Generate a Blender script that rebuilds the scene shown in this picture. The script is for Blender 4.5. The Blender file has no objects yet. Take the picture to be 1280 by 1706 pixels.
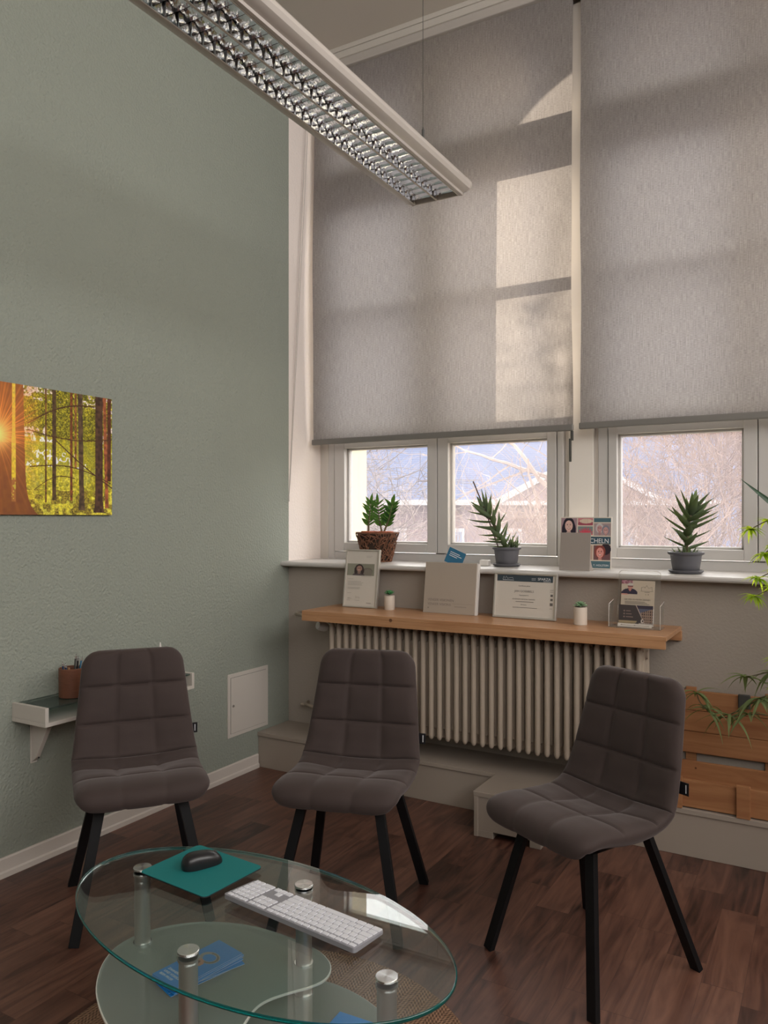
import bpy, bmesh, math, random
import numpy as np
from mathutils import Vector, Matrix, Euler

PI = math.pi
R = math.radians
scene = bpy.context.scene
col = scene.collection
rnd = random.Random(7)

# ------------------------------------------------------------------ camera
CAM_H = 1.42
cd = bpy.data.cameras.new('camera')
cam = bpy.data.objects.new('camera', cd)
col.objects.link(cam)
cam.location = (0, 0, CAM_H)
cam.rotation_euler = (R(90), 0, R(30))
cd.sensor_fit = 'VERTICAL'
cd.sensor_height = 36.0
cd.lens = 36.0 * 1300.0 / 1706.0
cd.shift_y = 9.0 / 1706.0
cd.clip_end = 2000
scene.camera = cam

# ------------------------------------------------------------------ view, world, sun
scene.view_settings.view_transform = 'Standard'
scene.view_settings.look = 'None'
scene.view_settings.gamma = 1.0
scene.view_settings.use_curve_mapping = False
scene.view_settings.exposure = 0.60

world = bpy.data.worlds.new('world')
scene.world = world
world.use_nodes = True
bg = world.node_tree.nodes['Background']
bg.inputs['Color'].default_value = (1.0, 0.955, 0.92, 1)
bg.inputs['Strength'].default_value = 4.2

SUN_AZ = R(56.8)      # measured from the window normal towards the left
SUN_EL = R(12)
sd = Vector((-math.sin(SUN_AZ) * math.cos(SUN_EL), math.cos(SUN_AZ) * math.cos(SUN_EL), math.sin(SUN_EL)))
sl = bpy.data.lights.new('sun', 'SUN')
sl.energy = 10.0
sl.color = (1.0, 0.83, 0.64)
sl.angle = R(0.6)
so = bpy.data.objects.new('sun', sl)
col.objects.link(so)
so.rotation_euler = sd.to_track_quat('Z', 'Y').to_euler()
so.location = sd * 20

def portal(name, loc, rot, sx, sy):
    l = bpy.data.lights.new(name, 'AREA')
    l.shape = 'RECTANGLE'; l.size = sx; l.size_y = sy
    l.cycles.is_portal = True
    o = bpy.data.objects.new(name, l); col.objects.link(o)
    o.location = loc; o.rotation_euler = rot
    return o
# sky portals in the openings (they give no light of their own)
portal('sky_portal', (-2.0, 4.93, 2.6), (R(-90), 0, 0), 1.7, 3.1)
portal('sky_portal', (-0.2, 4.93, 2.6), (R(-90), 0, 0), 1.8, 3.1)
portal('sky_portal', (1.6, 4.93, 2.6), (R(-90), 0, 0), 1.7, 3.1)
portal('sky_portal', (2.75, 0.4, 3.3), (0, R(90), 0), 1.8, 5.8)
portal('sky_portal', (1.3, -2.75, 3.3), (R(90), 0, 0), 1.6, 1.8)

# ------------------------------------------------------------------ helpers
class MB:
    """collects vertices and faces, builds ONE mesh object"""
    def __init__(s): s.v = []; s.f = []; s.parts = []
    def add(s, vs, fs):
        s.parts.append((vs, fs)); n = len(s.v); s.v += [tuple(map(float, p)) for p in vs]; s.f += [tuple(i + n for i in f) for f in fs]; return s
    def box(s, a, b):
        x0, y0, z0 = a; x1, y1, z1 = b
        return s.add([(x0,y0,z0),(x1,y0,z0),(x1,y1,z0),(x0,y1,z0),(x0,y0,z1),(x1,y0,z1),(x1,y1,z1),(x0,y1,z1)],
                     [(0,3,2,1),(4,5,6,7),(0,1,5,4),(1,2,6,5),(2,3,7,6),(3,0,4,7)])
    def lathe(s, prof, c=(0,0,0), n=24, a0=0.0):
        vs = []; fs = []
        m = len(prof)
        for i in range(n):
            a = a0 + 2*PI*i/n
            for r, z in prof: vs.append((c[0]+r*math.cos(a), c[1]+r*math.sin(a), c[2]+z))
        for i in range(n):
            j = (i+1) % n
            for k in range(m-1): fs.append((i*m+k, j*m+k, j*m+k+1, i*m+k+1))
        fs.append(tuple(i*m for i in range(n))[::-1]); fs.append(tuple(i*m+m-1 for i in range(n)))
        return s.add(vs, fs)
    def tube(s, pts, rad, n=8, cap=True):
        pts = [Vector(p) for p in pts]
        if not hasattr(rad, '__len__'): rad = [rad]*len(pts)
        t = (pts[1]-pts[0]).normalized()
        up = Vector((0,0,1)) if abs(t.z) < .9 else Vector((1,0,0))
        u = t.cross(up).normalized(); vs = []; fs = []
        for i, p in enumerate(pts):
            if i == 0: t = pts[1]-pts[0]
            elif i == len(pts)-1: t = pts[-1]-pts[-2]
            else: t = pts[i+1]-pts[i-1]
            t = t.normalized() if t.length > 1e-9 else Vector((0,0,1))
            u = (u - t*u.dot(t))
            u = u.normalized() if u.length > 1e-6 else t.orthogonal().normalized()
            w = t.cross(u)
            for k in range(n):
                a = 2*PI*k/n
                vs.append(p + u*math.cos(a)*rad[i] + w*math.sin(a)*rad[i])
        for i in range(len(pts)-1):
            for k in range(n):
                kk = (k+1) % n
                fs.append((i*n+k, i*n+kk, (i+1)*n+kk, (i+1)*n+k))
        if cap:
            fs.append(tuple(range(n))[::-1]); fs.append(tuple((len(pts)-1)*n+k for k in range(n)))
        return s.add(vs, fs)
    def prism(s, poly, z0, z1):
        n = len(poly)
        vs = [(p[0], p[1], z0) for p in poly] + [(p[0], p[1], z1) for p in poly]
        fs = [tuple(range(n))[::-1], tuple(range(n, 2*n))] + [(i, (i+1)%n, n+(i+1)%n, n+i) for i in range(n)]
        return s.add(vs, fs)
    def extr(s, poly, axis, a, b):
        """poly of 2d points in the plane across axis, extruded along axis from a to b"""
        n = len(poly)
        def mk(p, h):
            if axis == 'y': return (p[0], h, p[1])
            if axis == 'x': return (h, p[0], p[1])
            return (p[0], p[1], h)
        vs = [mk(p, a) for p in poly] + [mk(p, b) for p in poly]
        fs = [tuple(range(n)), tuple(range(n, 2*n))[::-1]] + [(i, n+i, n+(i+1)%n, (i+1)%n) for i in range(n)]
        return s.add(vs, fs)
    def bar(s, a, b, w, d, up=(0,1,0)):
        a = Vector(a); b = Vector(b); t = (b-a).normalized(); u = t.cross(Vector(up)).normalized(); v = t.cross(u)
        vs = []
        for p in (a, b):
            for i, j in ((-1,-1),(1,-1),(1,1),(-1,1)): vs.append(p + u*w*i/2 + v*d*j/2)
        return s.add(vs, [(0,3,2,1),(4,5,6,7),(0,1,5,4),(1,2,6,5),(2,3,7,6),(3,0,4,7)])
    def build(s, name, m, parent=None, smooth=False, bevel=0, seg=2, sub=0, auto=None):
        me = bpy.data.meshes.new(name); me.from_pydata(s.v, [], s.f)
        bm = bmesh.new(); bm.from_mesh(me); bmesh.ops.recalc_face_normals(bm, faces=bm.faces); bm.to_mesh(me); bm.free()
        me.materials.append(m)
        o = bpy.data.objects.new(name, me); col.objects.link(o)
        if parent: o.parent = parent
        if smooth:
            me.polygons.foreach_set('use_smooth', [True]*len(me.polygons))
            if auto:
                try: me.set_sharp_from_angle(angle=R(auto))
                except Exception: pass
        if bevel:
            b = o.modifiers.new('bevel', 'BEVEL'); b.width = bevel; b.segments = seg; b.limit_method = 'ANGLE'; b.angle_limit = R(35)
        if sub:
            b = o.modifiers.new('sub', 'SUBSURF'); b.levels = sub; b.render_levels = sub
        return o

def each(b, name, m, parent, dy=0.0):
    # one object per printed piece (pieces are the loose vertex runs added one after another)
    for vs, fs in b.parts:
        c = MB(); c.add(vs, fs); o = c.build(name, m, parent); o.location.y = dy
def tag(o, label=None, cat=None, group=None, kind=None):
    if label: o['label'] = label
    if cat: o['category'] = cat
    if group: o['group'] = group
    if kind: o['kind'] = kind
    return o
def thing(name, label, cat, loc=(0,0,0), rot=(0,0,0), group=None):
    o = bpy.data.objects.new(name, None); col.objects.link(o)
    o.empty_display_size = .05
    o.location = loc; o.rotation_euler = rot
    return tag(o, label, cat, group)
def copy_tree(o, parent=None):
    c = o.copy(); col.objects.link(c)
    if parent: c.parent = parent
    for ch in [x for x in col.objects if x.parent == o]: copy_tree(ch, c)
    return c

def tree_nodes(m):
    nt = m.node_tree; return nt, nt.nodes, nt.links
def mat(name, base=(.8,.8,.8), rough=.5, metal=0., noise=None, bump=None, spec=None, sheen=0, coat=0, coord='Object'):
    """noise=(scale, amount, stretch) varies the base colour; bump=(scale, strength, distance, detail)"""
    m = bpy.data.materials.new(name); m.use_nodes = True
    nt, N, L = tree_nodes(m); b = N['Principled BSDF']
    b.inputs['Base Color'].default_value = (*base, 1); b.inputs['Roughness'].default_value = rough; b.inputs['Metallic'].default_value = metal
    if spec is not None: b.inputs['Specular IOR Level'].default_value = spec
    if sheen: b.inputs['Sheen Weight'].default_value = sheen; b.inputs['Sheen Roughness'].default_value = .5
    if coat: b.inputs['Coat Weight'].default_value = coat; b.inputs['Coat Roughness'].default_value = .1
    tc = N.new('ShaderNodeTexCoord')
    if noise:
        mp = N.new('ShaderNodeMapping'); L.new(tc.outputs[coord], mp.inputs[0])
        mp.inputs['Scale'].default_value = noise[2] if len(noise) > 2 else (1,1,1)
        n = N.new('ShaderNodeTexNoise'); n.inputs['Scale'].default_value = noise[0]; n.inputs['Detail'].default_value = 5
        L.new(mp.outputs[0], n.inputs['Vector'])
        mx = N.new('ShaderNodeMix'); mx.data_type = 'RGBA'
        a = noise[1]
        mx.inputs[6].default_value = (*[c*(1-a) for c in base], 1); mx.inputs[7].default_value = (*[min(1, c*(1+a)) for c in base], 1)
        L.new(n.outputs[0], mx.inputs[0]); L.new(mx.outputs[2], b.inputs['Base Color'])
    if bump:
        n = N.new('ShaderNodeTexNoise'); n.inputs['Scale'].default_value = bump[0]; n.inputs['Detail'].default_value = bump[3] if len(bump) > 3 else 3
        L.new(tc.outputs[coord], n.inputs['Vector'])
        bp = N.new('ShaderNodeBump'); bp.inputs['Strength'].default_value = bump[1]; bp.inputs['Distance'].default_value = bump[2]
        L.new(n.outputs[0], bp.inputs['Height']); L.new(bp.outputs[0], b.inputs['Normal'])
    return m
def math_node(N, L, op, a, b=None):
    n = N.new('ShaderNodeMath'); n.operation = op
    for i, x in enumerate((a, b)):
        if x is None: continue
        if isinstance(x, (int, float)): n.inputs[i].default_value = x
        else: L.new(x, n.inputs[i])
    return n.outputs[0]

# ---- materials
M = {}
M['wall_green'] = mat('wall_green', (.295,.323,.278), .85, bump=(85, .8, .009, 3), noise=(1.2, .05))
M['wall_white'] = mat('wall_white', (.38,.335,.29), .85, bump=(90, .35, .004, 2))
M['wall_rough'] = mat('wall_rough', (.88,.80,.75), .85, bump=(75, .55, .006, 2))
M['ceiling'] = mat('ceiling', (.62,.57,.51), .9)
M['white_paint'] = mat('white_paint', (.58,.56,.54), .35)
M['board_white'] = mat('board_white', (.84,.79,.73), .5)
M['white_plastic'] = mat('white_plastic', (.60,.56,.51), .4)
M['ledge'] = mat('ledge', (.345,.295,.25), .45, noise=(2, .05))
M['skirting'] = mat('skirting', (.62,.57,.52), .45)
M['radiator'] = mat('radiator', (.46,.385,.31), .4, noise=(14, .06))
M['black_metal'] = mat('black_metal', (.006,.006,.007), .5, spec=.25)
M['black_plastic'] = mat('black_plastic', (.012,.012,.014), .3)
M['dark_grey'] = mat('dark_grey', (.06,.06,.055), .5)
M['cord'] = mat('cord', (.55,.5,.46), .6)
M['lamp_body'] = mat('lamp_body', (.50,.46,.425), .32, .0, coat=.3)
M['mirror'] = mat('mirror', (.90,.92,.95), .07, 1., bump=(60, .25, .003, 2))
M['steel'] = mat('steel', (.50,.47,.44), .42, .9)
M['chrome'] = mat('chrome', (.85,.87,.88), .12, 1.)
M['alu_frame'] = mat('alu_frame', (.62,.59,.54), .35, .6)
M['pot_grey'] = mat('pot_grey', (.105,.105,.12), .5)
M['soil'] = mat('soil', (.05,.035,.025), .9, noise=(60, .6))
M['leaf'] = mat('leaf', (.05,.12,.035), .4, noise=(30, .35))
M['leaf_dark'] = mat('leaf_dark', (.03,.085,.04), .35, noise=(30, .4))
M['stem'] = mat('stem', (.12,.10,.05), .6)
M['stick'] = mat('stick', (.08,.035,.025), .6)
M['twig'] = mat('twig', (.20,.085,.045), .7, noise=(40, .7))
M['liner'] = mat('liner', (.05,.03,.02), .9)
M['terracotta'] = mat('terracotta', (.5,.12,.05), .6)
M['cup_wood'] = mat('cup_wood', (.17,.065,.035), .5, noise=(30, .3, (1,1,6)))
M['pot_cream'] = mat('pot_cream', (.66,.58,.50), .6)
M['succulent'] = mat('succulent', (.07,.25,.09), .4, noise=(60, .35))
M['succulent_pale'] = mat('succulent_pale', (.22,.36,.2), .4, noise=(60, .35))
M['teal_pad'] = mat('teal_pad', (.0,.165,.165), .8, bump=(900, .15, .001))
M['rubber'] = mat('rubber', (.01,.01,.012), .7)
M['kb_alu'] = mat('kb_alu', (.30,.30,.33), .4, .3)
M['kb_key'] = mat('kb_key', (.70,.71,.76), .45)
M['paper'] = mat('paper', (.62,.58,.52), .6)
M['white_card'] = mat('white_card', (.75,.72,.68), .6)
M['binder'] = mat('binder', (.42,.36,.30), .6)
M['card_grey'] = mat('card_grey', (.33,.29,.26), .8)
M['blue_card'] = mat('blue_card', (.02,.13,.24), .5)
M['blue_paper'] = mat('blue_paper', (.02,.26,.70), .35)
M['ink'] = mat('ink', (.13,.12,.11), .8)
M['ink_soft'] = mat('ink_soft', (.27,.24,.21), .8)
M['ink_white'] = mat('ink_white', (.72,.74,.76), .6)
M['slate'] = mat('slate', (.035,.055,.07), .6)
M['pen_blue'] = mat('pen_blue', (.01,.04,.12), .35)
M['pen_tip'] = mat('pen_tip', (.8,.8,.8), .2, .9)
M['yellow_plaster'] = mat('yellow_plaster', (.62,.56,.40), .9, bump=(40, .2, .004))
M['ground'] = mat('ground', (.10,.095,.105), 1., noise=(.6, .2), spec=0)
M['hill'] = mat('hill', (.095,.105,.155), 1., noise=(.35, .4), spec=0)  # bluish tint paints distance haze into the hill colour
M['house_wall'] = mat('house_wall', (.16,.115,.12), .9)
M['house_trim'] = mat('house_trim', (.38,.38,.39), .8)
M['house_glass'] = mat('house_glass', (.18,.21,.28), .3)
M['bark'] = mat('bark', (.13,.105,.10), .9, noise=(8, .3))
M['bark_pale'] = mat('bark_pale', (.24,.19,.17), .9, noise=(6, .3))
M['thicket'] = mat('thicket', (.215,.15,.125), .9, noise=(3, .6))

def mat_attr(name, rough=.5, spec=.5):
    m = bpy.data.materials.new(name); m.use_nodes = True
    nt, N, L = tree_nodes(m); b = N['Principled BSDF']; b.inputs['Roughness'].default_value = rough
    b.inputs['Specular IOR Level'].default_value = spec
    a = N.new('ShaderNodeAttribute'); a.attribute_name = 'print'
    L.new(a.outputs['Color'], b.inputs['Base Color'])
    return m
M['print'] = mat_attr('print', .55, .3)
M['print_gloss'] = mat_attr('print_gloss', .3, .5)

def mat_trans(name, colr, t, rough=.8, noise=None, weave=False):
    """thin sheet that reflects and lets light through (fabric, leaves)"""
    m = bpy.data.materials.new(name); m.use_nodes = True
    nt, N, L = tree_nodes(m); N.remove(N['Principled BSDF']); out = N['Material Output']
    d = N.new('ShaderNodeBsdfDiffuse'); tr = N.new('ShaderNodeBsdfTranslucent'); mx = N.new('ShaderNodeMixShader')
    mx.inputs[0].default_value = t
    L.new(d.outputs[0], mx.inputs[1]); L.new(tr.outputs[0], mx.inputs[2]); L.new(mx.outputs[0], out.inputs[0])
    d.inputs[0].default_value = (*colr[0], 1); tr.inputs[0].default_value = (*colr[1], 1)
    if weave:
        tc = N.new('ShaderNodeTexCoord'); outs = []
        for sc in ((420, 1, 14), (60, 1, 420)):
            mp = N.new('ShaderNodeMapping'); mp.inputs['Scale'].default_value = sc; L.new(tc.outputs['Object'], mp.inputs[0])
            n = N.new('ShaderNodeTexNoise'); n.inputs['Scale'].default_value = 1; n.inputs['Detail'].default_value = 1; L.new(mp.outputs[0], n.inputs['Vector']); outs.append(n.outputs[0])
        s = math_node(N, L, 'ADD', outs[0], outs[1]); s = math_node(N, L, 'MULTIPLY', s, .75); s = math_node(N, L, 'ADD', s, .25)
        for sh, c in ((d, colr[0]), (tr, colr[1])):
            vm = N.new('ShaderNodeVectorMath'); vm.operation = 'SCALE'; vm.inputs[0].default_value = c
            L.new(s, vm.inputs['Scale']); L.new(vm.outputs[0], sh.inputs[0])
    if weave:
        # white window side added to bounce sun onto the board between the blinds
        ge = N.new('ShaderNodeNewGeometry'); db = N.new('ShaderNodeBsdfDiffuse'); db.inputs[0].default_value = (.85, .82, .78, 1)
        m3 = N.new('ShaderNodeMixShader'); L.new(ge.outputs['Backfacing'], m3.inputs[0]); L.new(d.outputs[0], m3.inputs[1]); L.new(db.outputs[0], m3.inputs[2]); L.new(m3.outputs[0], mx.inputs[1])
    return m
M['blind'] = mat_trans('blind', ((.34,.315,.305), (.37,.35,.345)), .5, weave=True)
M['leaf_thin'] = mat_trans('leaf_thin', ((.28,.42,.08), (.60,.78,.05)), .5)
M['leaf_pale'] = mat_trans('leaf_pale', ((.42,.44,.34), (.45,.50,.25)), .4)
M['leaf_spider'] = mat_trans('leaf_spider', ((.24,.30,.14), (.22,.32,.08)), .35)
M['leaf_aloe'] = mat_trans('leaf_aloe', ((.17,.22,.15), (.42,.50,.18)), .42)
M['leaf_zz'] = mat_trans('leaf_zz', ((.035,.085,.03), (.10,.2,.03)), .3)

def mat_pane(name, tint, film=0.0, edge=False, filmcol=(.9,.9,.95), ior=1.5):
    """clear pane: straight-through light plus Fresnel reflection, with an optional pale film (dirt, frosting, painted haze)"""
    m = bpy.data.materials.new(name); m.use_nodes = True
    nt, N, L = tree_nodes(m); N.remove(N['Principled BSDF']); out = N['Material Output']
    t = N.new('ShaderNodeBsdfTransparent'); t.inputs[0].default_value = (*tint, 1)
    g = N.new('ShaderNodeBsdfGlossy'); g.inputs['Roughness'].default_value = .0
    fr = N.new('ShaderNodeFresnel'); fr.inputs[0].default_value = ior
    # the same reflectance from either side of the thin sheet
    ge = N.new('ShaderNodeNewGeometry'); L.new(math_node(N, L, 'ADD', math_node(N, L, 'MULTIPLY', ge.outputs['Backfacing'], 1/ior-ior), ior), fr.inputs[0]); fb = fr.outputs[0]
    mx = N.new('ShaderNodeMixShader'); L.new(fb, mx.inputs[0]); L.new(t.outputs[0], mx.inputs[1]); L.new(g.outputs[0], mx.inputs[2])
    last = mx.outputs[0]
    if film:
        tl = N.new('ShaderNodeBsdfTranslucent'); tl.inputs[0].default_value = (*filmcol, 1)
        df = N.new('ShaderNodeBsdfDiffuse'); df.inputs[0].default_value = (*filmcol, 1)
        m1 = N.new('ShaderNodeMixShader'); m1.inputs[0].default_value = .5; L.new(df.outputs[0], m1.inputs[1]); L.new(tl.outputs[0], m1.inputs[2])
        m2 = N.new('ShaderNodeMixShader'); m2.inputs[0].default_value = film; L.new(last, m2.inputs[1]); L.new(m1.outputs[0], m2.inputs[2])
        last = m2.outputs[0]
    L.new(last, out.inputs[0])
    return m
M['window_glass'] = mat_pane('window_glass', (.97,.98,.98), .11, filmcol=(.85,.86,1.0))  # bluish film adds painted haze to the dirt on the panes
M['table_glass'] = mat_pane('table_glass', (.88,.94,.925), ior=1.72)
M['frost_glass'] = mat_pane('frost_glass', (.85,.92,.90), .55, filmcol=(.50,.55,.52))
M['shelf_glass'] = mat_pane('shelf_glass', (.45,.55,.53), .15, filmcol=(.3,.36,.34))
M['acrylic'] = mat_pane('acrylic', (.96,.96,.95), .07, filmcol=(.8,.78,.74))
M['picture_glass'] = mat_pane('picture_glass', (.97,.97,.97))
def mat_edge():
    m = mat('glass_edge', (.0,.11,.105), .08, 0, spec=.9)
    b = m.node_tree.nodes['Principled BSDF']; b.inputs['Transmission Weight'].default_value = .55; b.inputs['IOR'].default_value = 1.5
    return m
M['glass_edge'] = mat_edge()
M['acrylic_edge'] = mat('acrylic_edge', (.75,.72,.68), .2)

def mat_fabric():
    m = mat('chair_fabric', (.042,.027,.024), .8, sheen=.20, noise=(9, .18), bump=(260, .12, .002))
    b = m.node_tree.nodes['Principled BSDF']; b.inputs['Sheen Tint'].default_value = (.75,.68,.68,1)
    return m
M['fabric'] = mat_fabric()

def mat_floor():
    m = bpy.data.materials.new('laminate_floor'); m.use_nodes = True
    nt, N, L = tree_nodes(m); b = N['Principled BSDF']
    tc = N.new('ShaderNodeTexCoord'); sp = N.new('ShaderNodeSeparateXYZ'); L.new(tc.outputs['Object'], sp.inputs[0])
    row = math_node(N, L, 'FLOOR', math_node(N, L, 'DIVIDE', sp.outputs[0], .118))
    wn = N.new('ShaderNodeTexWhiteNoise'); wn.noise_dimensions = '1D'; L.new(row, wn.inputs['W'])
    off = math_node(N, L, 'MULTIPLY', wn.outputs['Value'], 3.0)
    yy = math_node(N, L, 'ADD', math_node(N, L, 'DIVIDE', sp.outputs[1], .52), off)
    cell = math_node(N, L, 'FLOOR', yy)
    cb = N.new('ShaderNodeCombineXYZ'); L.new(row, cb.inputs[0]); L.new(cell, cb.inputs[1])
    w2 = N.new('ShaderNodeTexWhiteNoise'); w2.noise_dimensions = '3D'; L.new(cb.outputs[0], w2.inputs['Vector'])
    # grain stretched along the boards, shifted per block
    vm = N.new('ShaderNodeVectorMath'); vm.operation = 'MULTIPLY_ADD'; L.new(cb.outputs[0], vm.inputs[0]); vm.inputs[1].default_value = (3.7,5.1,2.2); 
    mp = N.new('ShaderNodeMapping'); mp.inputs['Scale'].default_value = (17, 1.9, 1); L.new(tc.outputs['Object'], mp.inputs[0]); L.new(mp.outputs[0], vm.inputs[2])
    n = N.new('ShaderNodeTexNoise'); n.inputs['Scale'].default_value = 1.0; n.inputs['Detail'].default_value = 8; n.inputs['Distortion'].default_value = 2.6; L.new(vm.outputs[0], n.inputs['Vector'])
    f = math_node(N, L, 'ADD', math_node(N, L, 'MULTIPLY', w2.outputs['Value'], .30), math_node(N, L, 'MULTIPLY', n.outputs[0], .95))
    cr = N.new('ShaderNodeValToRGB'); e = cr.color_ramp.elements
    e[0].position = .34; e[0].color = (.026,.011,.008,1); e[1].position = .95; e[1].color = (.20,.095,.064,1)
    k = cr.color_ramp.elements.new(.55); k.color = (.090,.038,.027,1)
    L.new(f, cr.inputs[0])
    # fine dark joints
    fx = math_node(N, L, 'FRACT', math_node(N, L, 'DIVIDE', sp.outputs[0], .118)); fy = math_node(N, L, 'FRACT', yy)
    j = math_node(N, L, 'MINIMUM', math_node(N, L, 'GREATER_THAN', fx, .010), math_node(N, L, 'GREATER_THAN', fy, .004))
    j2 = math_node(N, L, 'ADD', math_node(N, L, 'MULTIPLY', j, .45), .55)
    sc = N.new('ShaderNodeVectorMath'); sc.operation = 'SCALE'; L.new(cr.outputs[0], sc.inputs[0]); L.new(j2, sc.inputs['Scale'])
    L.new(sc.outputs[0], b.inputs['Base Color'])
    r = math_node(N, L, 'ADD', math_node(N, L, 'MULTIPLY', n.outputs[0], .12), .30); L.new(r, b.inputs['Roughness'])
    bp = N.new('ShaderNodeBump'); bp.inputs['Strength'].default_value = .12; bp.inputs['Distance'].default_value = .002; L.new(n.outputs[0], bp.inputs['Height']); L.new(bp.outputs[0], b.inputs['Normal'])
    return m
M['floor'] = mat_floor()

def mat_wood(name, c0, c1, scale=(2.2, 26, 26), rough=.4):
    m = bpy.data.materials.new(name); m.use_nodes = True
    nt, N, L = tree_nodes(m); b = N['Principled BSDF']; b.inputs['Roughness'].default_value = rough
    tc = N.new('ShaderNodeTexCoord'); mp = N.new('ShaderNodeMapping'); mp.inputs['Scale'].default_value = scale; L.new(tc.outputs['Object'], mp.inputs[0])
    n = N.new('ShaderNodeTexNoise'); n.inputs['Scale'].default_value = 1; n.inputs['Detail'].default_value = 5; n.inputs['Distortion'].default_value = 1.2; L.new(mp.outputs[0], n.inputs['Vector'])
    cr = N.new('ShaderNodeValToRGB'); cr.color_ramp.elements[0].position = .3; cr.color_ramp.elements[0].color = (*c0, 1); cr.color_ramp.elements[1].position = .7; cr.color_ramp.elements[1].color = (*c1, 1)
    L.new(n.outputs[0], cr.inputs[0])
    # knots
    v = N.new('ShaderNodeTexVoronoi'); v.inputs['Scale'].default_value = 5.5; L.new(tc.outputs['Object'], v.inputs['Vector'])
    k = math_node(N, L, 'LESS_THAN', v.outputs['Distance'], .05)
    mx = N.new('ShaderNodeMix'); mx.data_type = 'RGBA'; L.new(k, mx.inputs[0]); L.new(cr.outputs[0], mx.inputs[6]); mx.inputs[7].default_value = (c0[0]*.4, c0[1]*.35, c0[2]*.35, 1)
    L.new(mx.outputs[2], b.inputs['Base Color'])
    return m
M['shelf_wood'] = mat_wood('shelf_wood', (.44,.215,.10), (.56,.31,.16), rough=.33)
M['crate_wood'] = mat_wood('crate_wood', (.28,.115,.045), (.40,.19,.08), rough=.6)

def mat_rug():
    m = bpy.data.materials.new('jute'); m.use_nodes = True
    nt, N, L = tree_nodes(m); b = N['Principled BSDF']; b.inputs['Roughness'].default_value = .95
    tc = N.new('ShaderNodeTexCoord'); sp = N.new('ShaderNodeSeparateXYZ'); L.new(tc.outputs['Object'], sp.inputs[0])
    # herringbone: zig-zag rows
    px = math_node(N, L, 'PINGPONG', math_node(N, L, 'MULTIPLY', sp.outputs[0], 1), .035)
    w = math_node(N, L, 'ADD', math_node(N, L, 'MULTIPLY', sp.outputs[1], 80), math_node(N, L, 'MULTIPLY', px, 80))
    s = math_node(N, L, 'FRACT', w)
    tri = math_node(N, L, 'PINGPONG', s, .5)
    x2 = math_node(N, L, 'FRACT', math_node(N, L, 'MULTIPLY', sp.outputs[0], 100)); t2 = math_node(N, L, 'PINGPONG', x2, .5)
    h = math_node(N, L, 'ADD', tri, t2)
    n = N.new('ShaderNodeTexNoise'); n.inputs['Scale'].default_value = 60; L.new(tc.outputs['Object'], n.inputs['Vector'])
    h2 = math_node(N, L, 'MULTIPLY', h, math_node(N, L, 'ADD', n.outputs[0], .4))
    cr = N.new('ShaderNodeValToRGB'); cr.color_ramp.elements[0].color = (.05,.024,.014,1); cr.color_ramp.elements[1].color = (.38,.22,.135,1); cr.color_ramp.elements[1].position = .8
    L.new(h2, cr.inputs[0]); L.new(cr.outputs[0], b.inputs['Base Color'])
    bp = N.new('ShaderNodeBump'); bp.inputs['Distance'].default_value = .004; bp.inputs['Strength'].default_value = .8; L.new(h, bp.inputs['Height']); L.new(bp.outputs[0], b.inputs['Normal'])
    return m
M['jute'] = mat_rug()

def mat_roof():
    m = mat('slate_roof', (.27,.32,.45), 1., spec=0)
    nt, N, L = tree_nodes(m); b = N['Principled BSDF']
    tc = N.new('ShaderNodeTexCoord'); w = N.new('ShaderNodeTexWave'); w.bands_direction = 'Z'; w.inputs['Scale'].default_value = 3.5; L.new(tc.outputs['Object'], w.inputs[0])
    mx = N.new('ShaderNodeMix'); mx.data_type = 'RGBA'; mx.inputs[6].default_value = (.065,.08,.135,1); mx.inputs[7].default_value = (.10,.12,.185,1); L.new(w.outputs[0], mx.inputs[0]); L.new(mx.outputs[2], b.inputs['Base Color'])
    return m
M['roof'] = mat_roof()

# numpy value noise for printed pictures
def vnoise(x, y, s, seed=0):
    rs = np.random.RandomState(seed); g = rs.rand(64, 64)
    X = x*s; Y = y*s; xi = np.floor(X).astype(int); yi = np.floor(Y).astype(int); fx = X-xi; fy = Y-yi
    fx = fx*fx*(3-2*fx); fy = fy*fy*(3-2*fy)
    def G(i, j): return g[i % 64, j % 64]
    return (G(xi,yi)*(1-fx)+G(xi+1,yi)*fx)*(1-fy)+(G(xi,yi+1)*(1-fx)+G(xi+1,yi+1)*fx)*fy
def s2l(c):
    c = np.clip(np.asarray(c, float), 0, 1); return np.where(c <= .04045, c/12.92, ((c+.055)/1.055)**2.4)
def picture(name, w, h, nx, ny, fn, m, parent, y=0.0, x0=0.0, z0=0.0):
    """a printed sheet: local x right, z up, facing -y. fn(u,v)-> sRGB arrays"""
    u, v = np.meshgrid((np.arange(nx)+.5)/nx, (np.arange(ny)+.5)/ny)
    rgb = fn(u, v); rgb = s2l(rgb)
    xs = x0 + w*np.arange(nx+1)/nx; zs = z0 + h*np.arange(ny+1)/ny
    X, Z = np.meshgrid(xs, zs)
    vs = np.c_[X.ravel(), np.full(X.size, y), Z.ravel()]
    i = np.arange(nx*ny); r = i//nx; c = i % nx; a = r*(nx+1)+c
    fs = np.c_[a, a+1, a+nx+2, a+nx+1]
    me = bpy.data.meshes.new(name); me.from_pydata(vs.tolist(), [], fs.tolist())
    at = me.color_attributes.new('print', 'FLOAT_COLOR', 'CORNER')
    cc = np.ones((nx*ny, 4, 4), dtype=np.float32); cc[:, :, :3] = rgb.reshape(-1, 3)[:, None, :]
    at.data.foreach_set('color', cc.ravel())
    me.materials.append(m)
    o = bpy.data.objects.new(name, me); col.objects.link(o); o.parent = parent
    return o
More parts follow.
